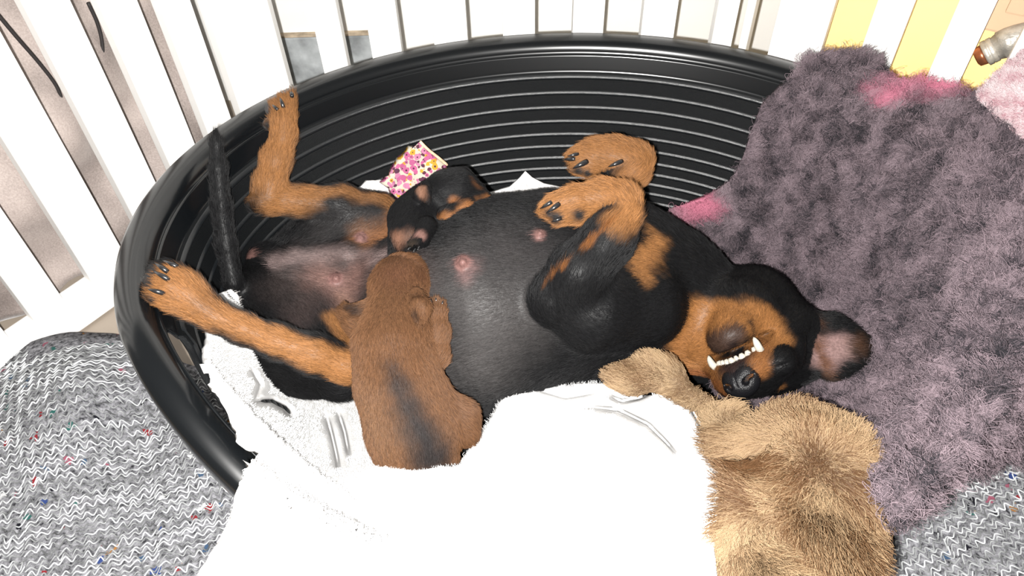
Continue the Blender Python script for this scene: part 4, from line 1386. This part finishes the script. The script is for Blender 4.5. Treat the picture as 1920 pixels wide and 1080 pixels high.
out = [(-260, 800), (-120, 730), (0, 674), (30, 655), (60, 640), (95, 629), (130, 623), (180, 624), (230, 628), (300, 650), (420, 690), (900, 640), (1500, 640), (1800, 640), (2250, 640), (2250, 1350), (1000, 1420), (-260, 1350)]
ctrl = [(-260, 800, .02), (0, 680, .03), (60, 645, .045), (130, 630, .05), (220, 635, .04), (150, 700, .085), (60, 740, .07), (250, 760, .04), (-150, 1000, .03), (100, 950, .035), (300, 1000, .02), (260, 850, .018), (420, 950, .012), (340, 690, .05), (370, 740, .05), (410, 790, .045), (450, 840, .04), (300, 760, .03), (430, 690, .03), (520, 720, .012), (540, 830, .012),
        (600, 800, .012), (1000, 800, .012), (1400, 800, .012), (900, 640, .012), (1500, 640, .012), (1800, 640, .012), (2250, 640, .02), (2250, 1350, .02), (1800, 1000, .018), (1000, 1400, .012), (-260, 1350, .02), (1000, 1100, .012), (500, 1200, .012), (1500, 1100, .014), (1900, 900, .03)]
knit, w, tri, v2 = cloth('grey_blanket', out, ctrl, M_KNIT, 15, .009, relief=lambda v: .0022 * wob(np.c_[v, v[:, 0] * 0], .03, 3) * np.clip((300 - v[:, 0]) / 150, .2, 1.4), zmin=.0115)
tag(knit, 'speckled grey knitted blanket with coloured flecks spread on the floor', 'blanket')
# stitching: zigzag threads over the felt
KZ = tps(ctrl)
kb = bpy.data.meshes  # (keeps the name table tidy)
from mathutils.bvhtree import BVHTree
bvh = BVHTree.FromPolygons([tuple(p) for p in w], [tuple(int(i) for i in t) for t in tri])
th_pts, th_col = [], []
U1 = nrm([.93, .36, 0]); U2 = np.array([-U1[1], U1[0], 0])
KP = 24
for rr_ in np.arange(-1.2, 1.4, .0064):
    base = U2 * rr_
    for ss in np.arange(-1.4, 1.6, .0062 * (KP - 1)):
        s_ = ss + .0062 * np.arange(KP)
        p = base + U1 * s_[:, None] + U2 * ((np.arange(KP) % 2) * .0060 + rng.normal(0, .0013, KP))[:, None] + U1 * rng.normal(0, .0008, KP)[:, None]
        m0 = p[KP // 2]
        if abs(m0[0]) > 1.0 or m0[1] < -.05 or m0[1] > 1.0: continue
        pr = m0 - CAM; dpt = pr @ FW; X = 960 + FPX * (pr @ RT) / dpt; Y = 540 - FPX * (pr @ UP) / dpt
        if not (-80 < X < 2000 and 560 < Y < 1160) or (520 < X < 1300): continue
        row = []
        for q in p:
            h = bvh.ray_cast(Vector((q[0], q[1], .5)), Vector((0, 0, -1)))
            if h[0] is None: break
            row.append((h[0].x, h[0].y, h[0].z + .0012))
        if len(row) == KP:
            th_pts.append(row); th_col.append(rng.uniform(.22, .70))
th_pts = np.array(th_pts); c = np.array(th_col)[:, None] * np.array([.96, .99, 1.0])
th_pts = th_pts.transpose(0, 1, 2)
cc = np.repeat(c[:, None, :], KP, 1) * rng.uniform(.15, 1.35, (len(c), KP, 1))
strands('stitching', th_pts, np.full(KP, .00075), np.clip(cc, 0, 1), knit, M_FUZZ)

# --- charcoal and mauve fleece over the right end of the basket
FZ = [(1540, 100, .345), (1600, 98, .35), (1640, 110, .35), (1680, 150, .35), (1740, 158, .345), (1830, 182, .345), (1900, 240, .345), (2000, 320, .345), (2150, 450, .32), (1480, 150, .335), (1440, 195, .30), (1415, 250, .265), (1395, 300, .235),
      (1360, 345, .20), (1320, 380, .175), (1255, 400, .15), (1300, 470, .10), (1400, 520, .085), (1520, 600, .07), (1600, 650, .085), (1500, 720, .07), (1450, 800, .09), (1550, 500, .13), (1600, 400, .20), (1650, 300, .27), (1750, 300, .325),
      (1820, 400, .335), (1880, 520, .335), (1900, 650, .32), (1860, 740, .30), (1780, 815, .282), (1735, 860, .262), (1690, 890, .245), (1820, 800, .28), (1700, 700, .16), (1750, 600, .22), (1700, 500, .20), (1600, 800, .16), (1640, 870, .17), (1600, 940, .15), (1690, 955, .19), (1750, 928, .19), (1800, 885, .20), (1860, 864, .18), (1930, 856, .12), (2050, 700, .22), (2100, 850, .06)]
out = [(1535, 104), (1560, 98), (1600, 96), (1640, 106), (1665, 130), (1690, 150), (1740, 158), (1790, 166), (1830, 180), (1870, 215), (1910, 250), (2000, 330), (2150, 470), (2150, 800), (2050, 850), (1930, 856), (1860, 862), (1800, 882), (1760, 920), (1715, 955), (1690, 962), (1662, 950), (1640, 905),
       (1612, 850), (1560, 806), (1480, 800), (1400, 780), (1340, 740), (1320, 620), (1290, 540), (1262, 450), (1250, 398), (1285, 385), (1330, 368), (1372, 335), (1395, 290), (1412, 240), (1432, 196), (1462, 165), (1492, 140), (1505, 118)]


def fleece_relief(v):
    v3 = np.c_[v, v[:, 0] * 0]
    z = .006 * wob(v3, .018, 31) + .0035 * wob(v3, .05, 32)
    z = z + groove(v, [(1370, 400), (1410, 440), (1420, 460), (1450, 455)], 9, .012) + groove(v, [(1590, 380), (1620, 400), (1650, 395)], 14, .012) + groove(v, [(1640, 760), (1700, 830), (1740, 900)], 12, .010) + groove(v, [(1560, 200), (1700, 260), (1900, 300)], 16, .010)
    return z
fleece, w, tri, v2 = cloth('purple_fleece', out, FZ, M_FLEECE, 10, .010, relief=fleece_relief, basket=.014)
tag(fleece, 'curly charcoal and mauve fleece with pink patches over the right basket end', 'fleece')


def proj(p):
    q = p - CAM; d = q @ FW
    return np.c_[960 + FPX * (q @ RT) / d, 540 - FPX * (q @ UP) / d]


def fleece_col(p):
    n = .5 + .26 * wob(p, 110, 41) + .32 * wob(p, 300, 42) + .25 * wob(p, 620, 43) + rng.normal(0, .2, len(p))
    n = np.clip(n, 0, 1)[:, None]
    c = np.array([.018, .017, .020]) * (1 - n) + np.array([.178, .136, .152]) * n
    for x, y, zf, r in ((1665, 160, .352, .030), (1725, 158, .348, .026), (1770, 165, .346, .024), (1655, 178, .345, .02), (1290, 392, .165, .024), (1335, 388, .17, .020), (1310, 390, .165, .02)):
        c0 = P(x, y, zf)
        w_ = np.clip(1.35 - np.linalg.norm(p - c0, axis=1) / r, 0, 1)[:, None] * np.clip(.75 + .5 * wob(p, 150, 5), 0, 1)[:, None]
        c = c * (1 - w_) + np.array([.42, .14, .20]) * w_
    return np.clip(c, 0, 1)
colour_attr(fleece, fleece_col(w) * .7)
fuzz('curly_pile', w, tri, 190000, .0105, fleece, fleece_col, .00030, 1.5, 6, clump=170, grad=(.6, 1.25))

# --- pale pink blanket at the right edge
M_PINK = mat_attr('pale_pink_fleece', .95, .05, .3, 200, 0, .1, 200)
out = [(1832, 184), (1845, 160), (1872, 135), (1900, 112), (1930, 92), (2010, 70), (2120, 90), (2160, 300), (2120, 480), (2010, 345), (1930, 268), (1880, 225)]
ctrl = [(1832, 184, .352), (1872, 135, .37), (1930, 92, .385), (1930, 180, .40), (2010, 200, .41), (2120, 90, .38), (2160, 300, .37), (2120, 480, .34), (2010, 345, .36), (1920, 260, .358), (1880, 225, .354)]
pink, w, tri, v2 = cloth('pink_blanket', out, ctrl, M_PINK, 9, .008, relief=lambda v: .002 * wob(np.c_[v, v[:, 0] * 0], .05, 3))
tag(pink, 'pale pink fluffy blanket at the right edge of the picture', 'blanket')


def pink_col(p):
    n = np.clip(.6 + .5 * wob(p, 500, 44) + rng.normal(0, .2, len(p)), 0, 1)[:, None]
    return np.array([.36, .20, .225]) * (1 - n) + np.array([.54, .46, .47]) * n
colour_attr(pink, pink_col(w))
fuzz('pile', w, tri, 26000, .006, pink, pink_col, .00030, 1.0, 4)

# --- long-haired plush toy lying over the towel
toy = empty('furry_toy', P(1500, 1000, .19))
tag(toy, 'long haired brown furry toy lying on the towel beside her nose', 'pet toy')
Y = Body(P(1420, 880, .2) - np.array([.26, .24, .12]), P(1420, 880, .2) + np.array([.26, .26, .12]), .003)
Y.group('pelt', chain([(1428, 852, .200, 14), (1455, 834, .205, 24), (1520, 832, .222, 24), (1568, 890, .246, 36)]) + chain([(1460, 895, .212, 40), (1505, 912, .235, 58), (1548, 938, .245, 50)]) + chain([(1442, 985, .215, 36), (1432, 1070, .215, 32)]) + chain([(1490, 985, .225, 46), (1545, 975, .245, 44)]) + chain([(1445, 1030, .212, 36), (1410, 1110, .205, 30)]), k=.03)
Y.group('strap', chain([(1420, 848, .198, 18), (1385, 815, .19, 14), (1345, 784, .186, 11), (1300, 745, .183, 12), (1262, 716, .181, 15)]), k=.012, kg=.014)
Y.group('limb', chain([(1268, 708, .183, 18), (1225, 704, .182, 20), (1188, 712, .178, 22)]) + chain([(1190, 718, .175, 18), (1172, 716, .176, 13)]), k=.014, kg=.012)
yv, yq, yg = Y.surface()
yp = Paint(Y, yv, yg, (.30, .19, .105))
yp.seg([(1470, 905, 40), (1530, 930, 30)], (.20, .095, .045), .04, .7)
yp.seg([(1400, 800, 26), (1330, 745, 16)], (.17, .095, .055), .03, .7)
yp.seg([(1420, 990, 40), (1560, 1000, 50)], (.40, .27, .15), .04, .6)
yp.c *= .35
animal_mesh('pelt', Y, yv, yq, yp, M_PUP, toy)
ytri = np.vstack([yq[:, [0, 1, 2]], yq[:, [0, 2, 3]]])
YC = P(1490, 915, .2)


def toy_lean(p):
    d = p - YC; d[:, 2] *= .3
    return .9 * d / (np.linalg.norm(d, axis=1)[:, None] + .02) + np.array([0, -.05, -.15])


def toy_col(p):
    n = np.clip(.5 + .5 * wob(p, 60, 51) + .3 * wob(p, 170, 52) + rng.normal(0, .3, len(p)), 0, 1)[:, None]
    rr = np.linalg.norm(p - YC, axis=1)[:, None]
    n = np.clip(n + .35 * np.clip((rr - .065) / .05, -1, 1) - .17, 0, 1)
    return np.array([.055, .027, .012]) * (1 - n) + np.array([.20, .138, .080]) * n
lowz = np.clip((yv[ytri].mean(1)[:, 2] - .10) / .06, .15, 1)
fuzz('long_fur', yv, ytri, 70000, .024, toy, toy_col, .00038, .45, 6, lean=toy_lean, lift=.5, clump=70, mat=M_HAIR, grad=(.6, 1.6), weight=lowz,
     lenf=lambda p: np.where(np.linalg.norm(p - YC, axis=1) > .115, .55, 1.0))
